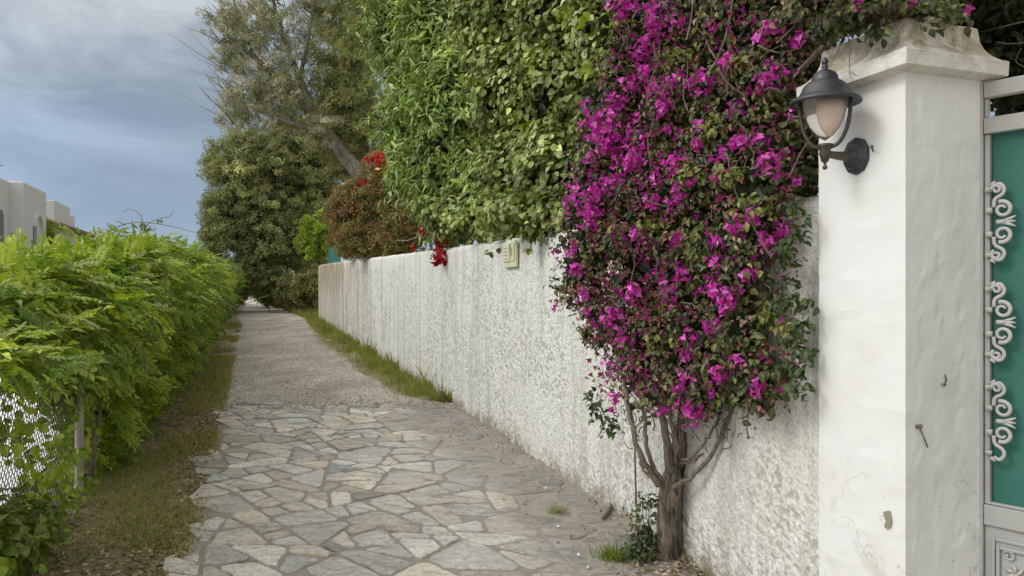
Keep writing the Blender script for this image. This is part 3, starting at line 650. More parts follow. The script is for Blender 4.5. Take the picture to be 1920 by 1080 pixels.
mb = MB(); gbox(mb, .03, GW - .05, .79, ZT - .19, -.024, -.019); mb.build('screen_cloth', M['green'], root)
mb = MB(); gbox(mb, .028, GW - .052, .202, .718, -.012, .004)
for q in range(2):
    i_ = .04 + .028 * q; n1 = .014 + .004 * q
    for a, b_, c_, d_ in ((.028 + i_ * .6, .040 + i_ * .6, .202 + i_, .718 - i_), (GW - .092, GW - .08, .202 + i_, .718 - i_)): gbox(mb, a, b_, c_, d_, .006, n1)
    gbox(mb, .040 + i_ * .6, GW - .092, .718 - i_ - .012, .718 - i_, .006, n1 - .001)
mb.build('lower_panel', M['gatepaint'], root, bevel=.003)
def spiral(cx, cz, r0, r1, a0, turns, n=26):
    return [(cx + (r0 + (r1 - r0) * s_) * math.cos(a0 + turns * 2 * math.pi * s_), cz + (r0 + (r1 - r0) * s_) * math.sin(a0 + turns * 2 * math.pi * s_)) for s_ in np.linspace(0, 1, n)]
def gp(t_, z, n_=.02): return GO + GD * t_ + GN * n_ + np.array([0, 0, z])
def gtube(mb, pts2, r_, n_=.02): mb.tube([gp(a, b_, n_) for a, b_ in pts2], r_, 6, flat=.8, ref=GN)
def scroll(zc, damaged=False):
    mb = MB(); x0 = .041
    for sg in (1, -1):
        if True:
            # central volute
            pts = spiral(x0 + .050, zc + sg * .046, .010, .031, 0.4 * sg, 1.25 * sg)
            gtube(mb, pts, np.linspace(.0052, .0085, len(pts)))
            e = pts[-1]
            # S-stem to the outer small volute
            gtube(mb, [(x, z) for x, z in curve([(x0 + .022, zc + sg * .055), (x0 + .026, zc + sg * .085), (x0 + .050, zc + sg * .102), (x0 + .056, zc + sg * .122), (x0 + .042, zc + sg * .142), (x0 + .022, zc + sg * .135)], 20)] , np.linspace(.0065, .006, 21)[:21] if False else .0072)
            pts = spiral(x0 + .030, zc + sg * .122, .006, .017, 2.6, 1.1 * sg, 18)
            if not (damaged and sg < 0): gtube(mb, pts, np.linspace(.005, .008, len(pts)))
        mb.box(gp(x0 - .006, zc + sg * .045 - .010, .006), GD * .022, GN * .016, (0, 0, .020)); mb.box(gp(x0 - .008, zc + sg * .122 - .008, .006), GD * .022, GN * .014, (0, 0, .016))
        mb.tube([gp(x0 + .012, zc + sg * .138), gp(x0 + .026, zc + sg * .152)], [.008, .004], 6, flat=.7, ref=GN)
    # leaf bud between the volutes
    for a in (-.55, 0, .55): mb.tube([gp(x0 + .052, zc + a * .006), gp(x0 + .078, zc + a * .022), gp(x0 + .094, zc + a * .036)], [.006, .0055, .002], 6, flat=.7, ref=GN)
    mb.tube([gp(x0 + .03, zc), gp(x0 + .06, zc)], .009, 6, flat=.7, ref=GN)
    return mb.build('scroll_ornament', M['castpaint'], root, smooth=True)
for i, py in enumerate((418, 603, 786)): 
    o = scroll(CAMH - (py - HY) / F * 2.815, i == 2)
    if i == 2: o['label'] = 'lowest cast scroll, its bottom curl broken and dirty'
mb = MB(); zc = .56; tt = .13
for k in range(6):
    a = k * math.pi / 3 + .5; mb.tube([gp(tt, zc, .012), gp(tt + .018 * math.cos(a), zc + .018 * math.sin(a), .014), gp(tt + .034 * math.cos(a + .3), zc + .034 * math.sin(a + .3), .01)], [.004, .007, .003], 6, ref=GN)
gtube(mb, [(x, z) for x, z in curve([(tt, zc - .03), (tt - .02, zc - .07), (tt + .01, zc - .11), (tt, zc - .16)], 14)], .005, .012); gtube(mb, spiral(tt + .02, zc - .08, .006, .02, 0, 1.1), .004, .012); gtube(mb, spiral(tt - .02, zc + .06, .006, .02, 2, 1.1), .004, .012)
mb.build('relief_ornament', M['castpaint'], root, smooth=True)
# ------------------------------------------------------------------ houses beyond the yard
HE1 = nrm(np.array([-.35, 1, 0])); HE2 = nrm(np.array([1, .35, 0]))
def house_frame(px, d): return P(px, HY, d) * np.array([1, 1, 0])
def hb(mb, o_, a0, a1, b0, b1, z0, z1): mb.box(o_ + HE1 * a0 + HE2 * b0 + (0, 0, z0), HE2 * (b1 - b0), HE1 * (a1 - a0), (0, 0, z1 - z0))
def arch(mb, o_, a, b_, z0, wd, ht, out, th=.03, ring=None, n=10):
    pts = [(a - wd / 2, z0), (a + wd / 2, z0)] + [(a + wd / 2 * math.cos(x), z0 + ht - wd / 2 + wd / 2 * math.sin(x)) for x in np.linspace(0, math.pi, n)]
    f0 = [o_ + HE1 * q + HE2 * (b_ + out) + (0, 0, z) for q, z in pts]; f1 = [p - HE2 * th for p in f0]; k = len(pts)
    mb.add(f0 + f1, [tuple(range(k))] + [tuple(range(k, 2 * k))[::-1]] + [(i, k + i, k + (i + 1) % k, (i + 1) % k) for i in range(k)])
def archring(mb, o_, a, b_, zc_, r0, out):
    V = [[o_ + HE1 * (a + rr * math.cos(x)) + HE2 * (b_ + q) + (0, 0, zc_ + rr * math.sin(x)) for rr, q in ((r0, .002), (r0, out), (r0 + .12, out), (r0 + .12, .002))] for x in np.linspace(0, math.pi * .96, 14)]
    mb.grid(np.array(V))
# nearest house
o_ = house_frame(45, 26); z0 = float(prof(26)) - 1.1
root = thing('white_house', 'nearer flat roofed white house with stepped blocks and arched windows beyond the hedge', 'house', o_ + (0, 0, z0))
mb = MB(); hb(mb, o_, 0, 3.05, -7, 0, z0, 5.40); hb(mb, o_, -8, -.002, -7.4, -.42, z0, 5.38); hb(mb, o_, -.5, 1.2, -3.0, -2.2, 5.4, 5.6); mb.build('wall', M['housewhite'], root, bevel=.05)
mb = MB(); arch(mb, o_, 1.35, 0, 2.75, .42, 1.38, .02); w1 = mb.build('window', M['dark'], root)
mb = MB(); archring(mb, o_, 1.75, 0, 3.86, .5, .09); mb.build('arch_moulding', M['housewhite'], root)
mb = MB(); arch(mb, o_, -1.0, -.42, 2.3, .5, 2.0, .02); mb.build('window', M['dark'], root)
mb = MB(); p0 = o_ + HE1 * .6 + HE2 * -1 + (0, 0, 5.4); mb.tube([p0, p0 + (0, 0, .75)], .02, 5); mb.tube([p0 + (-.25, 0, .6), p0 + (.25, 0, .6)], .014, 4); mb.tube([p0 + (-.15, 0, .48), p0 + (.15, 0, .48)], .014, 4); mb.build('aerial', M['wire'], root)
# second house
o_ = house_frame(103, 33); z0 = float(prof(30)) - 1.1
root = thing('white_house', 'farther low white house with red clay tile eave under a stepped flat roof', 'house', o_ + (0, 0, z0))
mb = MB(); hb(mb, o_, 0, 2.9, -6, 0, z0, 5.60); hb(mb, o_, 2.902, 4.0, -6, 0, z0, 5.25); hb(mb, o_, -3.2, 4.3, .002, .55, z0, 4.25); mb.build('wall', M['housewhite'], root, bevel=.04)
mb = MB()
for k in range(46):
    a = -3.0 + k * .16; q = o_ + HE1 * a
    mb.tube([q + HE2 * -.0 + (0, 0, 4.56), q + HE2 * .45 + (0, 0, 4.44), q + HE2 * .85 + (0, 0, 4.32)], .075, 8, col=(1, 1, 1))
mb.box(o_ + HE1 * -3.1 + HE2 * .0 + (0, 0, 4.4), HE1 * 7.4, HE2 * .8 + np.array([0, 0, -.2]), (0, 0, .07)); mb.build('tile_eave', M['tile'], root)
mb = MB(); arch(mb, o_, 2.9, .552, 2.5, .4, 1.1, .02); mb.build('window', M['dark'], root)
mb = MB(); archring(mb, o_, 3.1, .552, 3.45, .42, .09); mb.build('arch_moulding', M['housewhite'], root)
o_ = house_frame(146, 48); z0 = -.5
root = thing('white_house', 'distant small pale flat roofed block just above the hedge top', 'house', o_ + (0, 0, z0))
mb = MB(); hb(mb, o_, 0, 4.2, -5, 0, z0, 5.45); hb(mb, o_, 4.202, 8, -5, .6, z0, 4.95); mb.build('wall', M['housewhite'], root, bevel=.04)
mb = MB(); hb(mb, o_, -.03, 4.23, -5.03, .03, 5.452, 5.53); mb.build('parapet', M['housewhite'], root)
# ------------------------------------------------------------------ creeper column on the house
HG = [(.28, .37, .034), (.22, .32, .03), (.38, .44, .055), (.15, .245, .028), (.26, .33, .05)]
root = thing('creeper_plant', 'bright green creeper column climbing the white house front', 'plant', house_frame(93, 29.2) + (0, 0, -.5))
e_ = [ell(92, 432, 29.2, 9, 22, .3), ell(92, 455, 29.2, 10, 20, .3), ell(94, 490, 29.2, 10, 40, .3)]
mb = MB(); foliage(mb, e_, 160, .12, 16, CLUMP, .13, HG, wallcheck=False); mb.build('foliage', M['leaf'], root)
mb = MB(); b0 = house_frame(93, 29.2); mb.tube(wiggly(b0 + (0, 0, -.5), b0 + (0, 0, 3.6), 8, .04), .03, 6); mb.build('stem', M['greybark'], root)
# ------------------------------------------------------------------ vine hedge on the left
def build_hedge():
    root = thing('vine_hedge', 'bright green wisteria like vine hedge sprawling over the wire fence', 'hedge', (float(FX(8)), 8, float(prof(8))))
    es = []
    for d in np.arange(2.6, 40, .55):
        if d > 14 and (int(d / .55) % 2): continue
        top = np.interp(d, [2.6, 4, 6, 8, 10, 16, 25, 40], [1.52, 1.56, 1.76, 1.85, 1.88, 1.92, 1.85, 1.7]) + .09 * math.sin(d * 2.1) + .06 * math.sin(d * 4.7)
        bot = np.interp(d, [2.6, 4.6, 5.2, 5.5, 6.0, 8, 40], [1.14, 1.10, .95, .4, .05, 0, 0]); g = float(prof(d)); h = (top - bot) / 2
        out = np.interp(d, [2.6, 5, 7, 9, 12, 20, 40], [.22, .26, .34, .40, .50, .55, .6]) + .10 * math.sin(d * 3.3) - .14 * math.exp(-((d - 6.1) / .45) ** 2) - .12 * math.exp(-((d - 9.3) / .5) ** 2)
        x = float(FX(d)) - .15; r_ = .5 if d < 14 else .75
        es.append((np.array([x, d, g + bot + h]), np.array([out + .05, r_, h])))
        es.append((np.array([x + .10, d + .2, g + top - .36]), np.array([out + .12 + .1 * math.sin(d * 5.1), r_, .30 if d < 5.2 else .38])))
        if d > 5.8: es.append((np.array([x, d + .1, g + .5]), np.array([out * .6, r_, .52])))
        if d < 16: es.append((np.array([x - .7, d, g + top - .65]), np.array([.6, r_, .45])))
    def cutf(p):
        h_ = p[:, 2] - prof(p[:, 1]); rel = p[:, 0] - FX(p[:, 1])
        lim_ = np.interp(p[:, 1], [2.5, 4.2, 5.0, 5.25, 5.5], [1.24, 1.12, 1.00, .7, 0.]) + .12 * (vn1(p[:, 1] * 3.1, .5) - .5)
        return (h_ > lim_) & ~((rel < -.2) & (h_ < 1.3) & (p[:, 1] < 9))
    near = [e for e in es if e[0][1] < 9]; mid = [e for e in es if 9 <= e[0][1] < 17]; far = [e for e in es if e[0][1] >= 17]
    mb = MB()
    foliage(mb, near, 2300, .18, 9, PIN, .165, HG, up=.8, droop=.15, thick=.2, tintvar=.16, away=.5, fn=cutf)
    foliage(mb, mid, 1500, .22, 8, PIN, .20, HG, up=.7, droop=.3, thick=.14, tintvar=.16, away=.25)
    foliage(mb, far, 900, .30, 14, CLUMP, .20, [(.14, .22, .028), (.115, .18, .025), (.17, .23, .035)], up=.6, thick=.14, away=.2)
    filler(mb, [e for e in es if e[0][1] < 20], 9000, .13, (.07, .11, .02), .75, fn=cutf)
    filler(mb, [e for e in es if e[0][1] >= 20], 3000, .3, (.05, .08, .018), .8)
    # upright young shoots on the crest
    n = 190; d = rng.uniform(3.2, 16, n); x = FX(d) + rng.uniform(-.35, .3, n); z = prof(d) + np.interp(d, [2.6, 4, 6, 8, 10, 16], [1.54, 1.60, 1.78, 1.88, 1.92, 1.96]) - .05
    p = np.stack([x, d, z], -1); ax = nrm(np.stack([rng.normal(0, .5, n), rng.normal(0, .5, n), np.full(n, 1.)], -1))
    mb.inst(PIN[0], p, ax, nrm(rng.normal(0, 1, (n, 3)) + (0, -.5, 0)), rng.uniform(.12, .24, n), np.array(HG)[rng.integers(0, 3, n)] * 1.1)
    mb.build('foliage', M['leaf'], root)
    # thin bright leaves grown through the chain link, low left
    mb = MB(); n = 1500; d = rng.uniform(3.0, 5.7, n); zz = prof(d) + rng.uniform(0, 1.1, n) 
    msk = vn2(d * 3.2, zz * 3.6 + 3) + np.interp(zz - prof(d), [0, .3, .45, .8, 1.1], [.45, .30, -.08, -.08, .2]) + np.interp(d, [4.6, 5.4], [0, .15]) > .64
    d, zz = d[msk], zz[msk]; x = FX(d) + rng.normal(0, .06, len(d)); p = np.stack([x, d, zz], -1)
    mb.inst(BROAD, p, nrm(rng.normal(0, 1, (len(d), 3)) + (0, 0, -.5)), nrm(rng.normal(0, .5, (len(d), 3)) + (.5, -.6, .5)), rng.uniform(.035, .075, len(d)), np.array(HG)[rng.integers(0, 4, len(d))] * 1.0)
    mb.build('creeping_leaves', M['leaf'], root)
    # low plants at the very left foreground
    mb = MB(); foliage(mb, [ell(25, 1030, 4.1, 70, 60, .2), ell(-40, 1010, 3.6, 90, 80, .25), ell(60, 960, 4.7, 45, 24, .12)], 190, .08, 10, [BROAD, PIN[0]], .07, [(.13, .20, .03), (.18, .25, .035), (.20, .22, .05)], up=.5, wallcheck=False); mb.build('low_growth', M['leaf'], root)
    # stems and tendrils
    for k in range(4):
        mb = MB(); d = 5.46 + .06 * k; b0 = np.array([float(FX(d)) - .02 + .02 * k, d, float(prof(d))]); mb.tube(wiggly(b0, b0 + (rng.uniform(-.15, .15), rng.uniform(-.3, .3), 1.5), 10, .03), np.linspace(.012, .006, 10), 6); mb.build('stem', M['twig'], root)
    tend = [([(200, 435, 7.5), (235, 420, 7.5), (270, 417, 7.4), (320, 424, 7.4), (382, 440, 7.3)], .006), ([(268, 418, 7.4), (262, 402, 7.4), (245, 392, 7.4), (228, 398, 7.4)], .005),
            ([(268, 436, 7.4), (280, 418, 7.4), (300, 410, 7.4), (318, 405, 7.4), (325, 395, 7.4)], .005), ([(330, 620, 8.5), (400, 575, 8.5), (450, 572, 8.6), (490, 558, 8.8), (507, 552, 9)], .006),
            ([(395, 540, 8.5), (420, 565, 8.2), (445, 580, 8.1), (460, 583, 8.1)], .006), ([(350, 470, 9), (390, 472, 9), (430, 500, 9), (452, 492, 9), (463, 475, 9), (455, 468, 9)], .007),
            ([(300, 620, 7), (340, 625, 6.9), (400, 640, 6.9), (440, 648, 7)], .005), ([(410, 505, 9.5), (450, 508, 9.6), (500, 517, 9.8), (515, 522, 9.9)], .005), ([(20, 960, 4.2), (35, 1010, 4.1), (42, 1060, 4.05), (44, 1090, 4)], .006),
            ([(35, 550, 4.3), (60, 530, 4.2), (68, 515, 4.2)], .006)]
    for pts, r_ in tend:
        mb = MB(); c_ = curve([P(*q) for q in pts], 30); mb.tube(c_, np.linspace(r_, r_ * .4, len(c_)), 5)
        mb.build('tendril', M['stem'], root)
    mb = MB()
    for a, b_ in ((262, 420), (272, 428), (255, 430), (285, 424), (268, 414), (300, 412), (240, 425)):
        p = P(a, b_, 7.4)[None]; mb.inst(PIN[1], p, nrm(rng.normal(0, 1, (1, 3)) + (0, 0, -.4)), nrm(rng.normal(0, 1, (1, 3))), .11, (.14, .2, .03))
    mb.build('shoot_leaves', M['leaf'], root)
build_hedge()
# ------------------------------------------------------------------ chain link fence
root = thing('chain_link_fence', 'chain link wire fence with grey posts under the vine hedge', 'fence', (float(FX(5.4)), 5.4, float(prof(5.4))))
for d in (2.4, 5.4, 8.4, 11.4):
    mb = MB(); b0 = np.array([float(FX(d)), d, float(prof(d)) - .1]); mb.tube([b0, b0 + (0, 0, .4), b0 + (0, 0, 1.55)], .029, 10); mb.lathe([(.031, 1.55), (.033, 1.57), (.02, 1.585), (0, 1.588)], 10, center=b0); mb.build('post', M['galv'], root, smooth=False)
mb = MB(); cell = .055; Lf = 6.2; d0 = 2.4; u1 = nrm(np.array([-.35, 1, 0])); O = np.array([float(FX(d0)) - .035, d0, 0]); nz = 50
for i in range(int(Lf / cell)):
    pts = []
    for k in range(nz):
        s_ = i * cell + (cell * .5 if k % 2 else 0) * (1 if True else 0); 
        p = O + u1 * (s_ + (-cell * .25)); pts.append([p[0] + (.002 if k % 2 else -.002), p[1], float(prof(p[1])) + .02 + k * .029])
    mb.tube(pts, .0024, 4, caps=False, ref=(.9, .3, 0))
    pts = [[q[0] + .003, q[1], q[2]] for q in pts]
for i in range(int(Lf / cell)):
    pts = []
    for k in range(nz):
        s_ = i * cell + (cell * .5 if k % 2 else cell); p = O + u1 * (s_ - cell * .25); pts.append([p[0], p[1], float(prof(p[1])) + .02 + k * .029])
    mb.tube(pts, .0024, 4, caps=False, ref=(.9, .3, 0))
mb.build('wire_mesh', M['wire'], root)
for h in (.05, .75, 1.42):
    mb = MB(); mb.tube([O + u1 * s_ + (0.004, 0, float(prof(d0 + s_ * .944)) + h) for s_ in np.linspace(0, 9, 10)], .002, 4); mb.build('line_wire', M['wire'], root)
# ------------------------------------------------------------------ trees at the end of the lane
def limb_tree(root, base, limbs, mat='greybark'):
    for pts, r0, r1 in limbs:
        mb = MB(); c_ = curve(pts, 26); c_ = c_ + rng.normal(0, .015, c_.shape); mb.tube(c_, np.linspace(r0, r1, len(c_)), 8); mb.build('branch', M[mat], root, smooth=True)
# tall airy tree
b0 = P(760, HY, 23) * np.array([1, 1, 0]) + (0, 0, .5)
root = thing('tall_tree', 'tall leaning grey green tree with feathery crown behind the wall', 'tree', b0)
mb = MB(); tr = curve([b0, P(735, 470, 23), P(685, 345, 23), P(640, 285, 23.2), P(590, 215, 23.4)], 20); mb.tube(tr, np.linspace(.36, .17, len(tr)), 12); mb.build('trunk', M['greybark'], root, smooth=True)
mb2 = MB(); t2 = curve([b0 + (.3, .2, 0), P(742, 400, 23.6), P(690, 300, 24), P(655, 180, 24.2), P(640, 40, 24.4), P(645, -120, 24.5)], 24); mb2.tube(t2, np.linspace(.24, .05, len(t2)), 10); mb2.build('branch', M['greybark'], root, smooth=True)
lim = [([P(600, 225, 23.4), P(545, 170, 23.3), P(480, 110, 23.2), P(415, 55, 23), P(385, 20, 23)], .13, .02), ([P(590, 215, 23.4), P(550, 120, 23.6), P(520, 30, 23.8), P(490, -80, 24)], .12, .03),
       ([P(620, 255, 23.2), P(560, 235, 22.8), P(500, 215, 22.6), P(450, 190, 22.5)], .08, .02), ([P(480, 110, 23.2), P(450, 40, 23.2), P(430, -30, 23)], .05, .015),
       ([P(560, 160, 23.4), P(580, 60, 23.6), P(600, -60, 24)], .07, .02), ([P(655, 180, 24.2), P(690, 100, 24), P(720, 20, 24)], .06, .02), ([P(415, 55, 23), P(395, 25, 23), P(365, 15, 23)], .02, .006), ([P(415, 60, 23), P(390, 45, 23), P(372, 40, 23)], .015, .005), ([P(520, 30, 23.8), P(470, -20, 23.8)], .04, .01)]
limb_tree(root, b0, lim)
BR = [(.38, .355, .27), (.30, .32, .19), (.52, .48, .39), (.22, .25, .12)]; OL = [(.26, .28, .11), (.20, .225, .085), (.33, .34, .15)]
up_e = [ell(440, 100, 23.2, 38, 110, 1.2), ell(500, 40, 23.6, 75, 120, 1.4), ell(505, 170, 23.4, 85, 95, 1.5), ell(600, 20, 24.5, 60, 110, 1.5), ell(545, 190, 23.9, 80, 80, 1.3), ell(450, 210, 23.1, 42, 60, 1.0), ell(520, -110, 24, 110, 90, 1.6), ell(425, 30, 23.0, 40, 60, .8), ell(600, 240, 22.8, 40, 40, .3)]
mb = MB(); foliage(mb, up_e, 1150, .18, 13, FINE, .15, BR, up=.3, thick=.5, core=.2, wallcheck=False, tintvar=.2, outw=.5, away=.7)
foliage(mb, [ell(650, 120, 24.2, 75, 150, 1.3), ell(690, 240, 24, 60, 90, 1.2), ell(630, 220, 24.3, 70, 90, 1.2), ell(700, 30, 24.8, 60, 120, 1.3)], 900, .26, 15, FINE, .19, OL, up=.3, thick=.45, core=.2, wallcheck=False, away=.6)
# thin twigs sticking out left
mb.build('crown', M['farleaf'], root)
mb = MB()
for k in range(330):
    e = up_e[rng.integers(0, 7)]; a = e[0] + randdir(1)[0] * e[1] * .5; mb.tube(wiggly(a, a + np.array([rng.normal(-.5, .45), rng.normal(0, .3), rng.uniform(.3, 1.3)]), 5, .05), [.016, .012, .009, .006, .003], 4, caps=False)
mb.build('twigs', M['greybark'], root)
# rounded dark tree over the lane
b0 = np.array([-10.2, 34.5, float(prof(34.5))])
root = thing('round_tree', 'rounded olive green tree hanging low over the far end of the lane', 'tree', b0)
rt = [ell(455, 320, 32.6, 50, 45, 1.6), ell(520, 310, 33.2, 60, 50, 1.6), ell(590, 320, 33.6, 50, 60, 1.6), ell(430, 385, 32.4, 40, 45, 1.3), ell(490, 390, 33, 55, 50, 1.8), ell(560, 400, 33.8, 60, 60, 1.8),
      ell(450, 440, 32.8, 40, 42, 1.3), ell(520, 455, 33.2, 55, 50, 1.7), ell(580, 470, 33.8, 40, 50, 1.6), ell(478, 492, 33, 32, 38, 1.2), ell(540, 505, 33.4, 45, 34, 1.4), ell(415, 440, 32.4, 26, 30, .9), ell(600, 400, 33.8, 45, 70, 1.6), ell(500, 525, 33.4, 32, 26, 1.0), ell(470, 275, 32.8, 50, 36, 1.3), ell(560, 262, 33.4, 70, 40, 1.6), ell(640, 290, 34, 50, 50, 1.4)]
RT = [(.36, .38, .17), (.27, .30, .13), (.47, .48, .25), (.18, .21, .08)]
mb = MB(); foliage(mb, rt, 1500, .30, 22, CLUMP, .17, RT, up=.5, thick=.3, core=.6, wallcheck=False, tintvar=.25, away=.2, droop=.8)
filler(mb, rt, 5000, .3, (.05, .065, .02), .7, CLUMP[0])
out_e = [ell(402, 470, 32.5, 22, 22, .8), ell(440, 500, 32.5, 22, 22, .8), ell(400, 300, 32.5, 18, 50, .7), ell(398, 390, 32.5, 18, 50, .7), ell(460, 540, 33, 20, 20, .7), ell(388, 445, 32.4, 12, 16, .5), ell(470, 275, 32.6, 60, 20, .8)]
foliage(mb, out_e, 420, .26, 12, FINE, .22, [(.30, .32, .17), (.24, .27, .13), (.36, .37, .22)], thick=.6, core=.0, wallcheck=False, droop=1.0)
mb.build('crown', M['farleaf'], root)
mb = MB(); tr = curve([b0, P(545, 520, 34.5), P(530, 430, 34), P(510, 350, 33.5)], 16); mb.tube(tr, np.linspace(.28, .1, len(tr)), 10); mb.build('trunk', M['greybark'], root, smooth=True)
limb_tree(root, b0, [([P(520, 420, 34), P(470, 380, 33.3), P(420, 330, 32.8), P(390, 290, 32.5), P(378, 262, 32.5)], .09, .008), ([P(420, 335, 32.8), P(398, 320, 32.6), P(382, 300, 32.5)], .03, .006), ([P(520, 400, 34), P(440, 430, 33), P(400, 440, 32.5), P(378, 470, 32.4)], .06, .01)])
# dark shrub closing the left side at the far end
def shrub(name, label, px, es, d, nb, rb, per, T, size, cols, cat='shrub', mat='farleaf', fill=1500, fcol=(.04, .055, .02), **kw):
    b = P(px, HY, d) * np.array([1, 1, 0]) + (0, 0, float(prof(d)))
    root = thing(name, label, cat, b); mb = MB(); foliage(mb, es, nb, rb, per, T, size, cols, **kw)
    if fill: filler(mb, es, fill, size * 1.3, fcol, .75, T[0] if isinstance(T, list) else T)
    mb.build('foliage', M[mat], root); mb = MB(); e = es[0][0]
    for k in range(3): mb.tube(wiggly(b + (rng.uniform(-.1, .1), rng.uniform(-.1, .1), 0), e + rng.normal(0, .15, 3), 7, .03), np.linspace(.035, .012, 7), 6)
    mb.build('stem', M['greybark'], root); return root
shrub('dark_shrub', 'dark shrub at the far left side of the lane past the vine hedge', 425, [ell(418, 560, 40, 30, 34, 1.2), ell(440, 545, 42, 16, 22, 1.2), ell(432, 580, 40, 14, 18, .9)], 40, 260, .25, 14, CLUMP, .24, [(.05, .065, .025), (.04, .055, .022)], wallcheck=False, away=.2)
# overgrown fence at the right of the far lane
root = thing('wire_fence', 'overgrown wire fence with thin pale posts beyond the wall end', 'fence', P(575, HY, 32) * np.array([1, 1, 0]) + (0, 0, .65))
for px, d in ((551, 31.5), (578, 30), (531, 34), (600, 29)):
    mb = MB(); b = P(px, HY, d) * np.array([1, 1, 0]) + (0, 0, float(prof(d)) - .05); mb.tube([b, b + (0, 0, 1.85)], .028, 6); mb.build('post', M['galv'], root)
mb = MB()
for h in (.6, 1.1, 1.6): mb.tube([P(px, HY, d) * np.array([1, 1, 0]) + (0, 0, float(prof(d)) + h) for px, d in ((600, 29), (578, 30), (551, 31.5), (531, 34))], .006, 4)
mb.build('line_wire', M['wire'], root)
UG = [(.19, .21, .07), (.24, .25, .09), (.14, .16, .05), (.28, .27, .12)]
shrub('overgrown_bush', 'tangled olive bush covering the wire fence left of the wall end', 575, [ell(580, 545, 30, 30, 30, .6), ell(548, 548, 31.7, 30, 28, .6), ell(520, 548, 34, 25, 28, .7), ell(600, 540, 29.5, 18, 34, .5)], 31, 380, .22, 16, CLUMP, .17, UG, wallcheck=False, away=.3)
shrub('roadside_bush', 'light green bush below the round tree at the lane end', 500, [ell(505, 545, 37, 26, 26, .9), ell(490, 535, 39, 18, 20, .8), ell(528, 520, 36, 18, 30, .8)], 38, 260, .24, 14, CLUMP, .2, [(.22, .28, .06), (.27, .33, .08)], wallcheck=False, away=.2)
# lime green shrub above the wall end, with green netting
shrub('lime_shrub', 'lime green leafy shrub above the far end of the wall', 625, [ell(580, 425, 26.8, 16, 16, .4), ell(600, 440, 26.6, 20, 22, .5), ell(570, 452, 27, 13, 18, .4), ell(592, 472, 26.8, 20, 18, .4), ell(617, 425, 26.5, 16, 18, .4), ell(625, 455, 26.5, 18, 24, .4), ell(610, 405, 26.6, 12, 10, .3)], 27.4, 330, .12, 13, CLUMP, .13, [(.30, .40, .04), (.22, .33, .03), (.36, .45, .07)], mat='leaf', fcol=(.12, .2, .02), fill=500, thick=.45, core=.5, wallcheck=False, up=.8)
root = thing('netting_fence', 'green netting on thin posts behind the far wall top', 'fence', P(625, HY, 25) * np.array([1, 1, 0]) + (0, 0, .6))
M['netting'] = paintmat('green_netting', (.02, .16, .13), .7, 0, 80, .5, (.05, .1, .08), .5)
mb = MB(); V = []
for d in np.arange(26.2, 22.9, -.4):
    x = float(WX(d)) + .30; z = float(prof(d)); V.append([(x, d + .1, z + 1.7), (x + .02 * math.sin(d * 5), d + .1, z + 2.2), (x, d + .1, z + 2.52 + .04 * math.sin(d * 3))])
mb.grid(np.array(V)); o = mb.build('netting', M['netting'], root); s_ = o.modifiers.new('thickness', 'SOLIDIFY'); s_.thickness = .006
for d in (26.0, 24.6, 23.1):
    mb = MB(); b = np.array([float(WX(d)) + .33, d + .1, float(prof(d))]); mb.tube([b, b + (0, 0, 2.75)], .02, 6); mb.build('post', M['netting'], root)
# ------------------------------------------------------------------ shrubs behind the wall
rb_e = [ell(700, 400, 16.5, 85, 70, .8), ell(740, 350, 15.5, 50, 55, .7), ell(660, 420, 18, 45, 65, .8), ell(760, 430, 14, 45, 50, .5), ell(700, 450, 16, 70, 36, .6), ell(715, 310, 16, 26, 22, .5)]
root = shrub('red_bougainvillea', 'olive bougainvillea bush with bright red flowers behind the wall', 710, rb_e, 17.2, 900, .17, 17, CLUMP, .105, [(.24, .22, .08), (.30, .17, .09), (.28, .24, .09), (.17, .19, .06)], fill=2200, away=.3, tintvar=.2, fn=lambda p: p[:, 2] > prof(p[:, 1]) + 1.75)
def flower_cluster(root, c_, r_, n, cols, size, name='flower_cluster', white=.25, toc=None):
    mb = MB(); toc = nrm(np.array([0, 0, CAMH]) - c_) if toc is None else toc
    dr = randdir(n); dr = nrm(dr + toc * .7); p = c_ + dr * r_ * rng.uniform(.35, 1, n)[:, None] * np.array([1, 1, 1.1]); cols = np.asarray(cols)
    for i in range(n):
        nn = nrm(dr[i] + rng.normal(0, .45, 3) + np.array([0, 0, .1])); t1 = nrm(np.cross(nn, randdir(1)[0])); t2 = np.cross(nn, t1); col = cols[rng.integers(0, len(cols))] * math.exp(rng.normal(0, .14)); s_ = size * rng.uniform(.75, 1.2)
        A = np.array([nrm((math.cos(a) * t1 + math.sin(a) * t2) + nn * .55) for a in (0, 2.09, 4.19)]); Nn = np.array([nrm(nn - a * .5) for a in A])
        mb.inst(leafT(.40, .12, -.12), np.repeat(p[i][None], 3, 0), A, Nn, s_, np.repeat(col[None], 3, 0) * rng.uniform(.85, 1.15, (3, 1)))
        if rng.random() < white:
            q = p[i] + nn * s_ * .25; mb.inst(([(0, 0, 0), (.1, .1, .02), (0, .2, 0), (-.1, .1, .02)], [(0, 1, 2, 3)]), np.repeat(q[None], 2, 0), np.array([t1, -t1]), np.array([nn, nn]), s_ * .9, (.85, .8, .75))
    return mb.build(name, M['petal'], root)
RED = [(.50, .012, .03), (.40, .008, .02), (.60, .04, .06)]
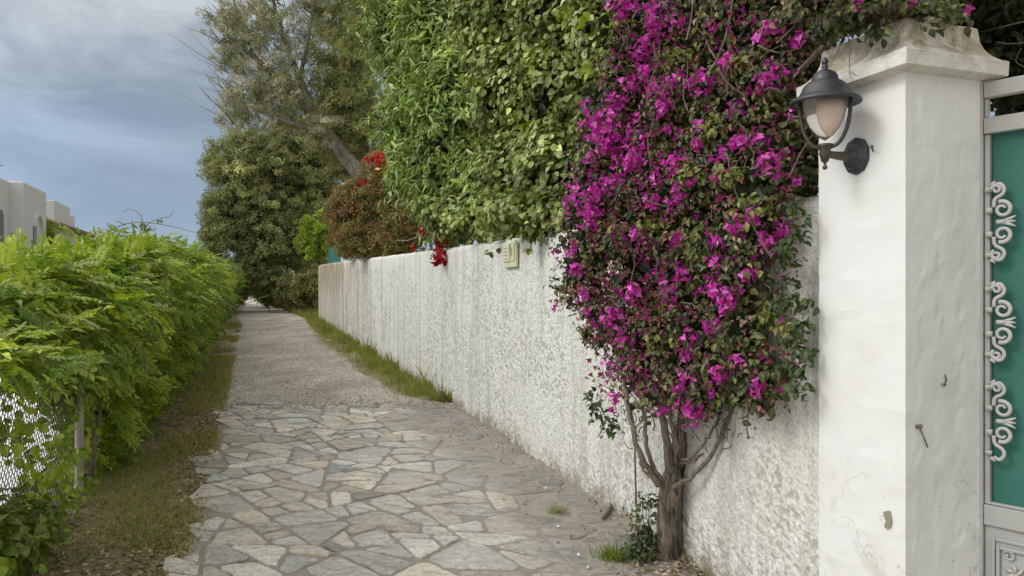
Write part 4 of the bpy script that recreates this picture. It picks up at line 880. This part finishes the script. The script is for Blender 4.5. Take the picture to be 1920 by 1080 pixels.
for px, py, d, r_, n in ((700, 298, 14.9, .12, 16), (718, 292, 14.8, .15, 28), (730, 302, 14.7, .15, 30), (728, 320, 14.7, .12, 20), (708, 310, 14.75, .10, 14), (738, 316, 14.6, .09, 12), (672, 345, 15.4, .08, 8), (742, 292, 14.7, .09, 14), (690, 300, 14.9, .08, 9), (660, 352, 16.6, .07, 6), (682, 340, 15.2, .09, 7), (700, 330, 15.1, .08, 6),
                         (828, 452, 9.62, .09, 14), (822, 470, 9.6, .06, 8), (830, 486, 9.55, .10, 18), (818, 488, 9.55, .05, 6), (792, 432, 10.4, .05, 5), (774, 464, 11.3, .05, 4)):
    flower_cluster(root, P(px, py, d), r_, n, RED if py < 325 or px > 770 else [(.35, .05, .03), (.30, .06, .04)], .055, white=.05)
mb = MB(); mb.tube(wiggly(P(800, 425, 10.2), P(828, 488, 9.6), 8, .01), .005, 5); mb.tube(wiggly(P(700, 460, 16.5), P(815, 436, 9.9), 10, .03), .012, 5); mb.build('trailing_stem', M['twig'], root)
mb = MB(); foliage(mb, [ell(826, 466, 9.65, 16, 28, .08)], 14, .05, 6, BOUG, .05, [(.12, .09, .04), (.08, .07, .03)]); mb.build('trailing_leaves', M['leaf'], root)
# oleander with long leaves
ol_e = [ell(770, 60, 12.8, 90, 100, 1.0), ell(860, 50, 11.5, 110, 120, 1.0), ell(800, 200, 12, 88, 90, .9), ell(880, 190, 10.6, 110, 110, .9), ell(850, 310, 10.6, 85, 95, .7), ell(790, 300, 11.6, 60, 70, .6), ell(865, 395, 10.4, 65, 52, .5), ell(930, 330, 9.6, 80, 90, .7), ell(790, -60, 12.8, 120, 80, 1), ell(745, 235, 12.4, 42, 45, .5), ell(820, 375, 11, 40, 45, .4)]
OC = [(.20, .29, .06), (.26, .35, .075), (.14, .22, .05), (.34, .40, .14)]
def spray_twigs(root, es, n, L, r_, T, size, cols, mat, minz):
    c_, n_ = blobs(es, n, .05, .8, .1); mt = MB(); ml = MB(); cols = np.asarray(cols)
    for p, q in zip(c_, n_):
        if p[2] < prof(p[1]) + minz: continue
        e = p + (q * .7 + np.array([0, 0, .35]) + rng.normal(0, .3, 3)) * L * rng.uniform(.5, 1.2); w_ = wiggly(p - q * .15, e, 7, L * .04); w_[:, 2] -= np.linspace(0, 1, 7) ** 2 * L * .3
        mt.tube(w_, np.linspace(r_, r_ * .4, 7), 4, caps=False); m_ = 12; k = rng.integers(2, 7, m_); pp = w_[k]
        ml.inst(T, pp, nrm(rng.normal(0, .7, (m_, 3)) + q * .6 + (0, 0, -.2)), nrm(rng.normal(0, .4, (m_, 3)) + np.array(SUN_DIR) + (0, -.3, .3)), size * rng.uniform(.7, 1.15, m_), cols[rng.integers(0, len(cols), m_)] * rng.uniform(.8, 1.2))
    mt.build('twigs', M['stem'], root); ml.build('shoot_leaves', M[mat], root)
root = shrub('oleander_bush', 'tall oleander bush with long narrow leaves rising over the wall', 840, ol_e, 11.8, 1350, .23, 20, [LANCE], .17, OC, mat='glossleaf', fill=6000, fcol=(.025, .04, .015), up=.25, droop=.2, outw=.6, tintvar=.25, thick=.3, away=.3, fn=lambda p: p[:, 2] > prof(p[:, 1]) + 1.7)
spray_twigs(root, ol_e, 170, .45, .007, LANCE, .17, [(.24, .32, .08), (.18, .25, .06), (.32, .38, .14)], 'glossleaf', 2.0)
# big leaved ivy
iv_e = [ell(960, 40, 8.2, 110, 110, .8), ell(1060, 30, 7.2, 100, 120, .7), ell(980, 180, 7.8, 100, 100, .7), ell(1060, 180, 6.9, 90, 110, .6), ell(985, 320, 7.4, 85, 90, .5), ell(1050, 330, 6.6, 75, 95, .5), ell(1000, 400, 6.75, 85, 40, .28), ell(940, 400, 7.5, 50, 34, .28), ell(1040, 410, 6.3, 50, 36, .25), ell(890, 405, 8.3, 40, 28, .25), ell(900, 400, 9.6, 110, 60, .35), ell(1000, 410, 8.0, 90, 55, .35), ell(840, 420, 10.6, 50, 40, .25), ell(1050, -90, 7.4, 140, 80, .8), ell(1120, 60, 6.4, 60, 110, .5)]
IV = [(.25, .31, .08), (.20, .26, .06), (.38, .42, .17), (.14, .19, .04)]
root = shrub('ivy_mass', 'big leaved ivy mass with glossy light leaves overhanging the wall', 1010, iv_e, 7.9, 1500, .15, 20, [BROAD, leafT(.46, .05, -.1)], .072, IV, cat='ivy', mat='glossleaf', fill=8000, fcol=(.022, .034, .014), up=.35, droop=.8, outw=.6, tintvar=.25, thick=.3, away=.25, fn=lambda p: p[:, 2] > prof(p[:, 1]) + 1.72)
spray_twigs(root, iv_e, 130, .28, .004, BROAD, .07, [(.25, .30, .08), (.20, .25, .07), (.38, .42, .15)], 'glossleaf', 1.95)
mb = MB(); YL = [(.32, .40, .02), (.26, .34, .02)]
for px, py, d, r_ in ((1090, 25, 6.3, .14), (1010, 130, 7.1, .10), (1005, 250, 7, .10), (1115, 55, 5.9, .09), (1020, 240, 6.9, .08), (1085, 10, 6.3, .1), (1120, 130, 5.9, .05), (1155, 75, 5.2, .05)):
    mb_c = P(px, py, d); n = 14; dr = randdir(n); mb.inst(BROAD, mb_c + dr * r_, nrm(dr + (0, 0, -.5)), nrm(randdir(n) + (-.5, -.7, .5)), rng.uniform(.07, .11, n), np.array(YL)[rng.integers(0, 2, n)])
mb.build('young_leaves', M['leaf'], root)
mb = MB(); 
for a in ([(960, 440, 7.0), (945, 455, 6.95), (925, 470, 6.95), (908, 473, 7)], [(1080, 395, 6), (1085, 440, 5.7), (1088, 465, 5.7)]):
    c_ = curve([P(*q) for q in a], 14); mb.tube(c_, .004, 5); 
    q = c_[::3]; mb.inst(BROAD, q, nrm(rng.normal(0, 1, q.shape) + (0, 0, -.8)), nrm(rng.normal(0, .4, q.shape) + (-.6, -.7, .2)), .07, (.10, .12, .04))
mb.build('hanging_shoot', M['leaf'], root)
# ------------------------------------------------------------------ purple bougainvillea
def build_boug():
    b = np.array([.86, 4.17, float(prof(4.17))])
    root = thing('purple_bougainvillea', 'large bougainvillea with magenta flowers and thick brown trunk against the white wall', 'bougainvillea', b)
    BT = P(1250, 880, 4.15)
    mb = MB(); c_ = curve([P(1250, 1060, 4.2), P(1249, 1000, 4.17), P(1253, 940, 4.15), P(1258, 900, 4.14), P(1262, 860, 4.13), P(1276, 800, 4.1), P(1285, 720, 4.05), P(1280, 620, 4.0)], 46)
    n = len(c_); tt = np.linspace(0, 1, n); rad = np.interp(tt, [0, .05, .15, .36, .42, .50, .62, 1], [.078, .064, .056, .060, .058, .038, .026, .016])
    rings = []; sides = 22; up = np.array([0, 0, 1.])
    for i in range(n):
        r_ = []
        for j in range(sides):
            a = j / sides * 2 * math.pi; tw = a + c_[i][2] * 1.2
            k = 1 + .11 * math.sin(tw * 3 + 1) + .08 * math.sin(tw * 7 + c_[i][2] * 9) + .16 * (float(vn1(a * 2.2 + 9, c_[i][2] * 9)) - .5) + .14 * (float(vn2(j * 1.3, c_[i][2] * 26)) - .5)
            r_.append(c_[i] + rad[i] * k * np.array([math.cos(a), math.sin(a), 0]))
        rings.append(r_)
    V = np.array(rings); V = np.concatenate([V, V[:, :1]], 1); mb.grid(V, flip=True); mb.build('trunk', M['bark'], root, smooth=True)
    # second dark stem fused behind, right side
    mb = MB(); c2 = curve([P(1268, 1050, 4.24), P(1268, 960, 4.24), P(1272, 890, 4.22), P(1285, 850, 4.2), P(1278, 810, 4.2)], 22); mb.tube(c2, np.linspace(.048, .028, len(c2)) * (1 + .12 * rng.normal(size=len(c2))), 10); mb.build('trunk', M['bark'], root, smooth=True)
    brs = [([(1235, 910, 4.1), (1215, 880, 4.05), (1196, 845, 4.0), (1184, 800, 4.0), (1176, 740, 4.05), (1170, 660, 4.1), (1165, 540, 4.2)], .018, .009),
           ([(1240, 900, 4.1), (1222, 870, 4.05), (1212, 830, 4.05), (1208, 780, 4.05), (1195, 700, 4.05), (1185, 600, 4.1)], .014, .008),
           ([(1255, 885, 4.1), (1250, 830, 4.05), (1240, 770, 4.05), (1228, 700, 4.0), (1222, 600, 4.0)], .024, .014),
           ([(1262, 865, 4.1), (1275, 800, 4.08), (1300, 740, 4.05), (1320, 660, 4.0), (1340, 520, 3.9)], .024, .012),
           ([(1258, 911, 4.1), (1280, 906, 4.05), (1310, 880, 3.95), (1345, 835, 3.85), (1362, 790, 3.8), (1374, 760, 3.75), (1385, 700, 3.7)], .014, .009),
           ([(1270, 863, 4.1), (1295, 858, 4.0), (1322, 830, 3.9), (1345, 790, 3.85), (1360, 745, 3.8)], .010, .006),
           ([(1270, 868, 4.1), (1298, 866, 4.0), (1318, 850, 3.95)], .008, .005), ([(1268, 870, 4.1), (1262, 800, 4.0), (1245, 740, 3.95), (1250, 680, 3.9)], .016, .01),
           ([(1238, 905, 4.1), (1222, 896, 4.1), (1205, 880, 4.1), (1198, 850, 4.1)], .010, .006), ([(1262, 850, 4.08), (1290, 790, 4.0), (1310, 760, 3.95), (1335, 700, 3.9)], .012, .008)]
    for pts, r0, r1 in brs:
        mb = MB(); q = curve([P(*a) for a in pts], 28); q[1:] += rng.normal(0, .004, q[1:].shape); mb.tube(q, np.linspace(r0, r1, len(q)), 8); mb.build('branch', M['twig'], root, smooth=True)
    mb = MB()
    for k in range(170):   # fine twigs low in the crown
        px = rng.uniform(1110, 1420); py = rng.uniform(640, 860) - abs(px - 1260) * .15; d_ = np.interp(px, [1100, 1260, 1420], [4.4, 4.05, 3.55]) + rng.uniform(-.15, .1)
        a = P(px, py, d_); bb = a + np.array([rng.normal(0, .06), rng.normal(0, .05), rng.uniform(-.02, .14)]); mb.tube(wiggly(a, bb, 5, .012), [.004, .0035, .003, .0025, .0015], 4, caps=False)
    for k in range(60):
        px = rng.uniform(1130, 1500); py = rng.uniform(0, 600); d_ = np.interp(px, [1100, 1260, 1500], [4.2, 3.75, 3.1]) - rng.uniform(0, .1)
        a = P(px, py, d_); bb = a + np.array([rng.normal(0, .1), rng.normal(0, .05), rng.normal(.1, .1)]); mb.tube(wiggly(a, bb, 5, .015), [.004, .0035, .003, .0025, .002], 4, caps=False)
    for a in (([(1180, 760, 4.2), (1189, 800, 4.2), (1191, 880, 4.25), (1193, 950, 4.3)]), ):
        mb.tube(curve([P(*q) for q in a], 10), .006, 6)
    mb.build('twigs', M['twig'], root)
    mb = MB()
    for a, r_ in (([(1325, 140, 3.5), (1345, 110, 3.48), (1363, 60, 3.45), (1372, 10, 3.45), (1378, -30, 3.5)], .006), ([(1325, 140, 3.5), (1370, 90, 3.5), (1400, 50, 3.5), (1425, 10, 3.55)], .006),
                  ([(1460, 150, 3.3), (1480, 145, 3.25), (1510, 122, 3.2), (1540, 90, 3.15), (1570, 75, 3.1)], .016), ([(1287, 75, 3.5), (1295, 40, 3.5), (1300, 0, 3.5)], .004), ([(1425, 110, 3.3), (1445, 95, 3.3), (1475, 80, 3.25)], .005)):
        q = curve([P(*b_) for b_ in a], 18); mb.tube(q, np.linspace(r_, r_ * .6, len(q)), 6)
    mb.build('bare_shoots', M['twig'], root)
    # crown
    def dc(px): return float(np.interp(px, [1030, 1100, 1200, 1300, 1400, 1500], [4.75, 4.5, 4.15, 3.85, 3.5, 3.22]))
    rows = [(-70, (1180, 1290, 1400, 1510), 85), (50, (1190, 1285, 1385, 1480), 72), (150, (1180, 1275, 1375, 1455), 72), (250, (1160, 1250, 1345, 1440), 74), (345, (1130, 1225, 1325, 1425), 74), (440, (1110, 1200, 1300, 1395), 70), (530, (1100, 1190, 1290, 1385), 62), (610, (1140, 1215, 1310, 1390), 50), (680, (1190, 1265, 1340, 1405), 38), (735, (1215, 1300, 1410), 36)]
    es = []
    for py, pxs, r_ in rows:
        for px in pxs:
            d_ = dc(px) + (.25 if py < 330 else 0) * .4; es.append((P(px, py, d_), np.array([r_ / F * d_ * 1.05, .27, r_ / F * d_ * 1.1])))
    BG = [(.085, .10, .036), (.12, .13, .045), (.19, .185, .06), (.06, .08, .03)]; FD = [(.32, .18, .15), (.28, .21, .15), (.38, .14, .19)]
    left = [e for e in es if e[0][0] / e[0][1] < .235]; right = [e for e in es if e[0][0] / e[0][1] >= .235]
    def surf(px, py):
        k = np.array([(px - 960) / F, 1, -(py - HY) / F]); best = None
        for c_, r_ in es:
            o_ = (np.array([0, 0, CAMH]) - c_) / r_; dd = k / r_; A = dd @ dd; B = o_ @ dd; C = o_ @ o_ - 1; D = B * B - A * C
            if D > 0:
                t_ = (-B - math.sqrt(D)) / A
                if best is None or t_ < best: best = t_
        return (best if best is not None else dc(px) - .12)
    mb = MB(); lv = dict(up=.3, droop=.45, outw=.6, thick=.38, tintvar=.38, away=.5)
    foliage(mb, left, 850, .085, 10, BOUG, .034, BG, **lv); foliage(mb, left, 620, .06, 10, BOUG, .024, FD, **lv)
    foliage(mb, right, 1200, .085, 11, BOUG, .037, BG, **lv); foliage(mb, right, 420, .06, 10, BOUG, .024, FD, **lv)
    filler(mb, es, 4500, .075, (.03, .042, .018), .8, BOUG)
    for px, py, s_ in ((1262, 105, 30), (1280, 200, 34), (1330, 240, 26), (1290, 330, 24), (1240, 275, 24), (1225, 425, 26), (1395, 120, 26), (1370, 330, 26), (1300, 470, 24), (1440, 590, 28), (1230, 640, 26), (1420, 380, 26), (1360, 640, 22), (1480, 620, 24), (1175, 640, 18)):
        t_ = surf(px, py); foliage(mb, [ell(px, py, t_ + .03, s_, s_ * .8, .06)], 12, .04, 9, BOUG, .034, [(.20, .24, .055), (.15, .18, .05), (.24, .24, .08)], thick=.5, core=0, up=.4, droop=.5)
    # spray at the right edge against the pillar, and sparse lower rim
    for px, py in ((1525, 560), (1530, 590), (1522, 615), (1528, 648), (1515, 690), (1480, 705), (1500, 725), (1460, 735), (1505, 560), (1500, 600), (1490, 640), (1470, 470), (1482, 500), (1478, 540), (1462, 560), (1490, 455), (1500, 420), (1485, 385), (1130, 790), (1118, 770), (1150, 800), (1110, 750), (1470, 690), (1500, 660), (1485, 570)):
        d_ = dc(px) - .12 if px > 1200 else 4.3; foliage(mb, [ell(px, py, d_, 16, 16, .05)], 4, .035, 6, BOUG, .038, [(.05, .085, .028), (.075, .11, .035)], thick=.5)
    mb.build('foliage', M['leaf'], root)
    CL = [(1162,8,26),(1184,15,16),(1232,10,22),(1224,35,22),(1219,66,24),(1267,39,18),(1331,47,14),(1203,101,22),(1207,140,18),(1314,155,26),(1178,163,20),(1228,167,22),(1263,156,20),(1154,194,24),(1240,202,22),(1100,194,12),(1123,218,18),(1143,229,24),(1100,229,16),(1189,237,20),(1139,260,26),(1115,249,20),(1158,264,22),(1209,268,18),(1255,241,12),(1310,235,12),(1306,268,14),(1189,292,22),(1147,288,22),(1178,307,18),(1104,295,14),(1267,311,24),(1271,358,18),(1349,292,18),(1384,268,20),(1442,303,20),(1427,264,16),(1372,210,14),(1384,194,12),(1368,113,20),(1434,152,18),(1458,140,14),(1498,70,16),(1423,74,16),(1446,50,14),(1483,210,12),(1471,286,10),(1493,336,10),(1077,358,20),(1115,358,24),(1073,389,18),(1108,397,24),(1139,350,20),(1154,334,18),(1228,334,16),(1294,338,12),(1349,334,14),(1220,377,18),(1259,385,14),(1415,408,18),(1372,412,12),(1105,412,22),(1042,476,14),(1070,466,16),(1080,507,18),(1038,570,9),(1092,551,16),(1102,583,14),(1155,595,28),(1171,633,20),(1146,690,18),(1155,746,15),(1149,770,8),(1187,551,22),(1193,444,14),(1269,444,14),(1237,501,12),(1278,513,18),(1256,548,20),(1338,450,14),(1376,428,14),(1439,457,20),(1467,431,18),(1338,494,18),(1404,513,14),(1338,542,24),(1363,567,26),(1332,611,20),(1294,633,14),(1288,665,14),(1288,709,18),(1272,728,16),(1247,765,18),(1294,772,28),(1344,702,18),(1338,728,20),(1385,677,14),(1423,718,14),(1420,740,10)]
    MG = [(.62, .05, .46), (.52, .035, .38), (.78, .17, .66), (.48, .05, .28)]
    for px, py, s_ in CL[:99]:
        t_ = surf(px, py); c_ = P(px, py, t_ - .015); r_ = s_ / F * t_ * 1.1
        flower_cluster(root, c_, r_, max(5, int(s_ * s_ / 17)), MG, .0205, white=.22)
    mb = MB(); n = 1500
    for i in range(n):       # single scattered faded bracts
        px = rng.uniform(1050, 1500) if rng.random() < .5 else rng.uniform(1060, 1280); py = rng.uniform(0, 740); t_ = surf(px, py)
        if px < 1100 + max(0, 300 - py) * .2: continue
        c_ = P(px, py, t_ - .01 + rng.uniform(-.02, .04)); nn = nrm(nrm(-c_ + (0, 0, CAMH)) + rng.normal(0, .5, 3)); t1 = nrm(np.cross(nn, randdir(1)[0])); t2 = np.cross(nn, t1)
        A = np.array([nrm(math.cos(a) * t1 + math.sin(a) * t2 + nn * .5) for a in (0, 2.09, 4.19)]); col = np.array([(.30, .035, .16), (.26, .09, .10), (.34, .02, .26), (.22, .12, .09)])[rng.integers(0, 4)]
        mb.inst(BOUG, np.repeat(c_[None], 3, 0), A, np.repeat(nn[None], 3, 0), .019, np.repeat(col[None], 3, 0))
    o = mb.build('scattered_flowers', M['petal'], root); o['kind'] = 'stuff'
build_boug()
# dark bougainvillea mass above the gate and on the pillar cap
def build_top():
    b = np.array([2.3, 4.0, float(prof(4))])
    root = thing('overhead_creeper', 'dark leafy creeper spilling over the gate pillar cap with few pink flowers', 'creeper', b)
    es = [ell(1560, -30, 3.6, 130, 80, .5), ell(1700, -60, 3.7, 150, 80, .6), ell(1850, -40, 3.9, 130, 70, .6), ell(1480, 30, 3.9, 90, 90, .4), ell(1860, 60, 4.4, 120, 80, .4), ell(1480, 200, 4.0, 60, 110, .3), ell(1490, 330, 3.75, 45, 60, .15), ell(1920, 100, 4.6, 120, 130, .4), ell(1800, -10, 4.4, 120, 60, .5), ell(1400, 150, 5.2, 150, 190, .4), ell(1230, 230, 5.8, 130, 170, .4), ell(1470, 280, 4.5, 90, 110, .25)]
    mb = MB(); DG = [(.035, .05, .022), (.05, .065, .028), (.07, .085, .03)]
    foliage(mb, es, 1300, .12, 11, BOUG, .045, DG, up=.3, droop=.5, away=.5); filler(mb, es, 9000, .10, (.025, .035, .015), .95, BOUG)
    # on the cap
    cap_e = [(onleft(px, py, o_), np.array([.05, .05, .035])) for px, py, o_ in ((1560, 60, .05), (1590, 45, .05), (1615, 55, .06), (1640, 42, .06), (1665, 55, .07), (1685, 70, .07), (1572, 40, 0))] + [(onfront(px, py, .07), np.array([.05, .05, .03])) for px, py in ((1705, 62), (1735, 58), (1760, 62), (1720, 40), (1750, 40))] + [ell(1640, 10, 2.75, 110, 35, .12), ell(1740, 15, 2.8, 50, 30, .1)]
    foliage(mb, cap_e, 170, .045, 9, BOUG, .034, [(.075, .095, .03), (.05, .07, .026), (.12, .125, .04), (.09, .06, .04)], up=.3, droop=.6, wallcheck=True, thick=.4, core=.0)
    mb.build('foliage', M['leaf'], root)
    for px, py, d_, r_, n in ((1612, 10, 2.7, .012, 3), (1552, 32, 2.9, .016, 3), (1497, 70, 3.2, .02, 4), (1470, 55, 3.3, .02, 4), (1815, 20, 3.4, .02, 3), (1710, 3, 2.7, .01, 2)):
        flower_cluster(root, P(px, py, d_), r_, n, [(.42, .02, .30), (.5, .04, .36)], .026)
    for pts, r_ in (([(1460, 155, 3.9), (1520, 110, 3.5), (1560, 80, 3.3), (1640, 20, 3.4)], .014), ([(1920, 40, 3.6), (1880, 50, 3.6), (1840, 60, 3.7)], .004), ([(1925, 80, 3.6), (1890, 82, 3.6), (1868, 78, 3.6)], .004), ([(1930, 130, 3.6), (1905, 115, 3.6), (1915, 90, 3.6)], .003), ([(1720, 60, 4.1), (1800, 300, 4.1), (1790, 700, 4.1)], .03)):
        mb = MB(); q = curve([P(*a) for a in pts], 18); mb.tube(q, np.linspace(r_, r_ * .5, len(q)), 6); mb.build('branch', M['twig'], root)
build_top()
# ------------------------------------------------------------------ ground cover and small things
mb = MB(); n = 21000; d = PE + .05 + rng.random(n) ** 1.15 * 17.5; lo = np.array([rpath(q) for q in d]); hi = WX(d) - .01
u_ = rng.random(n) ** .8; x = lo - .06 + (hi - lo + .06) * u_; dens = vn2(d * 2.7, x * 5) + .2 + .45 * u_ > .5 ; d, x, u_ = d[dens], x[dens], u_[dens]; n = len(d)
p = np.stack([x, d, gz(x, d)], -1); ax = nrm(np.stack([rng.normal(0, .4, n), rng.normal(0, .4, n), np.full(n, 1.)], -1)); gc = np.array([(.22, .27, .05), (.17, .23, .04), (.29, .30, .09), (.36, .31, .15)])
hgt = (.05 + .07 * rng.random(n)) * (.4 + .7 * u_) * (.35 + 1.5 * vn1(d * 3.1, x * 6)) * (1 + 1.3 * (rng.random(n) < .05)); mb.inst(BLADE, p, ax, nrm(rng.normal(0, 1, (n, 3)) * (1, 1, .1)), hgt, gc[rng.choice(4, n, p=[.34, .28, .22, .16])] * (.75 + .5 * vn2(d * 1.9, x * 3.7))[:, None])
tag(mb.build('grass_verge', M['grass']), 'narrow green grass strip between the gravel lane and the white wall', 'grass', kind='stuff')
mb = MB(); n = 9000; d = rng.uniform(6.6, 24, n); x = LX(d) - rng.random(n) * np.interp(d, [6.6, 10, 24], [.55, .5, .4]) + .1; k = (vn1(d * 1.3, x * 2) > .42) | ((d > 8.5) & (d < 12)); d, x = d[k], x[k]; n = len(d)
p = np.stack([x, d, gz(x, d)], -1); mb.inst(BLADE, p, nrm(np.stack([rng.normal(0, .6, n), rng.normal(0, .6, n), np.full(n, 1.)], -1)), nrm(rng.normal(0, 1, (n, 3)) * (1, 1, .1)), rng.uniform(.06, .18, n), np.array([(.32, .32, .10), (.22, .26, .06), (.42, .36, .18)])[rng.integers(0, 3, n)])
n = 9000; c_ = rng.integers(0, 26, n); cx = rng.uniform(-.8, .0, 26); cdv = rng.uniform(3.0, 6.6, 26); d = cdv[c_] + rng.normal(0, .22, n); x = LX(d) + cx[c_] + rng.normal(0, .12, n)
mb.inst(BLADE, np.stack([x, d, gz(x, d)], -1), nrm(np.stack([rng.normal(0, .7, n), rng.normal(0, .7, n), np.full(n, .8)], -1)), nrm(rng.normal(0, 1, (n, 3)) * (1, 1, .1)), rng.uniform(.03, .09, n), np.array([(.24, .29, .08), (.46, .40, .23), (.32, .33, .12)])[rng.integers(0, 3, n)])
tag(mb.build('verge_weeds', M['grass']), 'dry yellowish grass and weeds along the left verge under the hedge', 'weeds', kind='stuff')
# far verge
mb = MB(); n = 9000; d = rng.uniform(26.6, 40, n); x = np.array([rpath(q) for q in d]) + rng.random(n) * 3.0; p = np.stack([x, d, gz(x, d)], -1)
mb.inst(BLADE, p, nrm(np.stack([rng.normal(0, .4, n), rng.normal(0, .4, n), np.full(n, 1.)], -1)), nrm(rng.normal(0, 1, (n, 3)) * (1, 1, .1)), rng.uniform(.12, .3, n), np.array([(.20, .24, .05), (.28, .28, .09)])[rng.integers(0, 2, n)])
tag(mb.build('far_grass', M['grass']), 'olive grass bank past the wall end below the overgrown fence', 'grass', kind='stuff')
# dry leaf litter
CURL = ([(0, 0, 0), (-.28, .4, .22), (0, 1, .12), (.28, .4, .2), (0, .5, 0)], [(0, 4, 1), (1, 4, 2), (0, 3, 4), (3, 2, 4)])
LC = np.array([(.40, .31, .19), (.30, .22, .13), (.52, .43, .29), (.20, .15, .09), (.60, .53, .40)])
mb = MB(); n = 11000; d = 2.6 + rng.random(n) ** 1.3 * 12; side = rng.random(n); x = LX(d) + .08 - np.abs(rng.normal(0, .42, n)) ; x = np.where(x < FX(d) - .3, LX(d) - .4, x)
p = np.stack([x, d, gz(x, d) + .008], -1); mb.inst(CURL, p, nrm(rng.normal(0, 1, (n, 3)) * (1, 1, .25)), nrm(rng.normal(0, .45, (n, 3)) + (0, 0, 1)), rng.uniform(.018, .05, n), LC[rng.choice(5, n, p=[.3, .3, .18, .17, .05])])
n = 500; d = 3.4 + rng.random(n) * 6; x = WX(d) - np.abs(rng.normal(0, .35, n)) - .02; p = np.stack([x, d, gz(x, d) + .024], -1); mb.inst(CURL, p, nrm(rng.normal(0, 1, (n, 3)) * (1, 1, .2)), nrm(rng.normal(0, .4, (n, 3)) + (0, 0, 1)), rng.uniform(.012, .03, n), LC[rng.choice(5, n)] * .6)
n = 300; x = .95 + rng.normal(0, .2, n); d = 4.02 + rng.normal(0, .12, n); k = x < WX(d) - .03; x, d = x[k], d[k]; n = len(x); mb.inst(CURL, np.stack([x, d, gz(x, d) + .025], -1), nrm(rng.normal(0, 1, (n, 3)) * (1, 1, .3)), nrm(rng.normal(0, .4, (n, 3)) + (0, 0, 1)), rng.uniform(.02, .05, n), LC[rng.choice(5, n)])
tag(mb.build('leaf_litter', M['litter']), 'brown dry leaf litter on the verge beside the paving', 'leaf litter', kind='stuff')
# loose gravel stones
OCT = ([(1, 0, 0), (-.9, .1, 0), (.1, 1, .05), (0, -.9, 0), (0, .1, .5), (0, 0, -.3)], [(0, 2, 4), (2, 1, 4), (1, 3, 4), (3, 0, 4)])
mb = MB(); n = 11000; d = PE + rng.random(n) ** 1.6 * 15 - .0; d[:1600] = PE - np.abs(rng.normal(0, .28, 1600)); r_ = np.array([rpath(q) for q in d]); x = LX(d) + (r_ - LX(d)) * rng.random(n); mb.inst(OCT, np.stack([x, d, gz(x, d) + np.where(d < PE, .022, .007)], -1), nrm(rng.normal(0, 1, (n, 3)) * (1, 1, 0)), np.tile((0, 0, 1.), (n, 1)) + rng.normal(0, .15, (n, 3)), rng.uniform(.004, .018, n), np.array([(.40, .37, .33), (.28, .25, .21), (.52, .49, .45), (.2, .17, .14)])[rng.integers(0, 4, n)])
M['pebble'] = leafmat('pebble', 0, .9, .2); tag(mb.build('loose_gravel', M['pebble']), 'small loose stones scattered over the gravel lane', 'gravel', kind='stuff')
# a broken twig and white pebbles
mb = MB(); g = lambda px, py: 2240 / (py - 514)
def gp2(px, py, h=.03): d = g(px, py); p = P(px, py, d); return p + (0, 0, h)
mb.tube(curve([gp2(1130, 980), gp2(1140, 968), gp2(1147, 955, .035)], 8), [.011, .012, .010, .013, .011, .012, .010, .009, .008][:len(curve([gp2(1130, 980), gp2(1140, 968), gp2(1147, 955, .035)], 8))], 7)
mb.build('broken_twig', M['bark']); tag(bpy.data.objects['broken_twig'], 'short dark broken twig on the paving left of the trunk', 'twig')
for (px, py), lb in (((1024, 922), 'tiny white pebble in the dark paving near a grass tuft'), ((1047, 995), 'larger white pebble on dark paving below the grass tuft'), ((1085, 1049), 'white pebble nearest the camera left of the trunk')):
    mb = MB(); c_ = gp2(px, py, .026); mb.lathe([(0, -.006), (.008, -.004), (.011, .001), (.008, .006), (0, .008)], 9, center=c_); o = mb.build('white_pebble', M['yard'], smooth=True); tag(o, lb, 'pebble')
# plants at the foot of the trunk
root = thing('foot_shrub', 'small dark green leafy plant at the foot of the bougainvillea trunk', 'plant', gp2(1212, 1010, 0))
mb = MB(); foliage(mb, [ell(1212, 960, 4.2, 24, 45, .07), ell(1205, 1020, 4.2, 30, 22, .08), ell(1190, 1040, 4.15, 25, 14, .07)], 60, .05, 9, BOUG, .032, [(.045, .075, .022), (.07, .10, .03)], up=.5); mb.build('foliage', M['leaf'], root)
mb = MB()
for k in range(5): mb.tube(wiggly(gp2(1212, 1030, 0), P(1205 + 4 * k, 930 + 6 * k, 4.2), 5, .01), .003, 4)
mb.build('stem', M['twig'], root)
def tuft(px, py, n, h, label, cols, spread=.05):
    mb = MB(); c_ = gp2(px, py, .0); x = c_[0] + rng.normal(0, spread, n); d = c_[1] + rng.normal(0, spread * .7, n)
    mb.inst(BLADE, np.stack([x, d, gz(x, d) + .008], -1), nrm(np.stack([rng.normal(0, .6, n), rng.normal(0, .6, n), np.full(n, 1.)], -1)), nrm(rng.normal(0, 1, (n, 3)) * (1, 1, .1)), h * rng.uniform(.5, 1.1, n), np.array(cols)[rng.integers(0, len(cols), n)]); tag(mb.build('grass_tuft', M['grass']), label, 'grass tuft')
tuft(1150, 1050, 170, .10, 'bright green grass tuft left of the bougainvillea trunk foot', [(.17, .24, .03), (.22, .27, .05)], .045)
tuft(1045, 965, 70, .08, 'pale yellowish grass tuft alone in the dark paving', [(.28, .29, .11), (.20, .23, .07)], .03)
tuft(863, 1022, 60, .035, 'tiny green tuft in a joint at the bottom middle of the paving', [(.10, .15, .03)], .03)
tuft(1290, 1050, 160, .07, 'mixed weeds and grass right of the trunk foot', [(.16, .20, .04), (.20, .17, .08)], .06)
tuft(462, 1058, 50, .03, 'low moss green tuft in a joint near the bottom left of the paving', [(.09, .12, .03)], .03)

for o in sc.objects:
    if o.parent is None:
        k = o.name.split('.')[0]
        g_ = {'white_house': 'white houses beyond the hedge', 'white_pebble': 'white pebbles on the paving', 'grass_tuft': 'grass tufts in the paving'}.get(k)
        if g_: o['group'] = g_
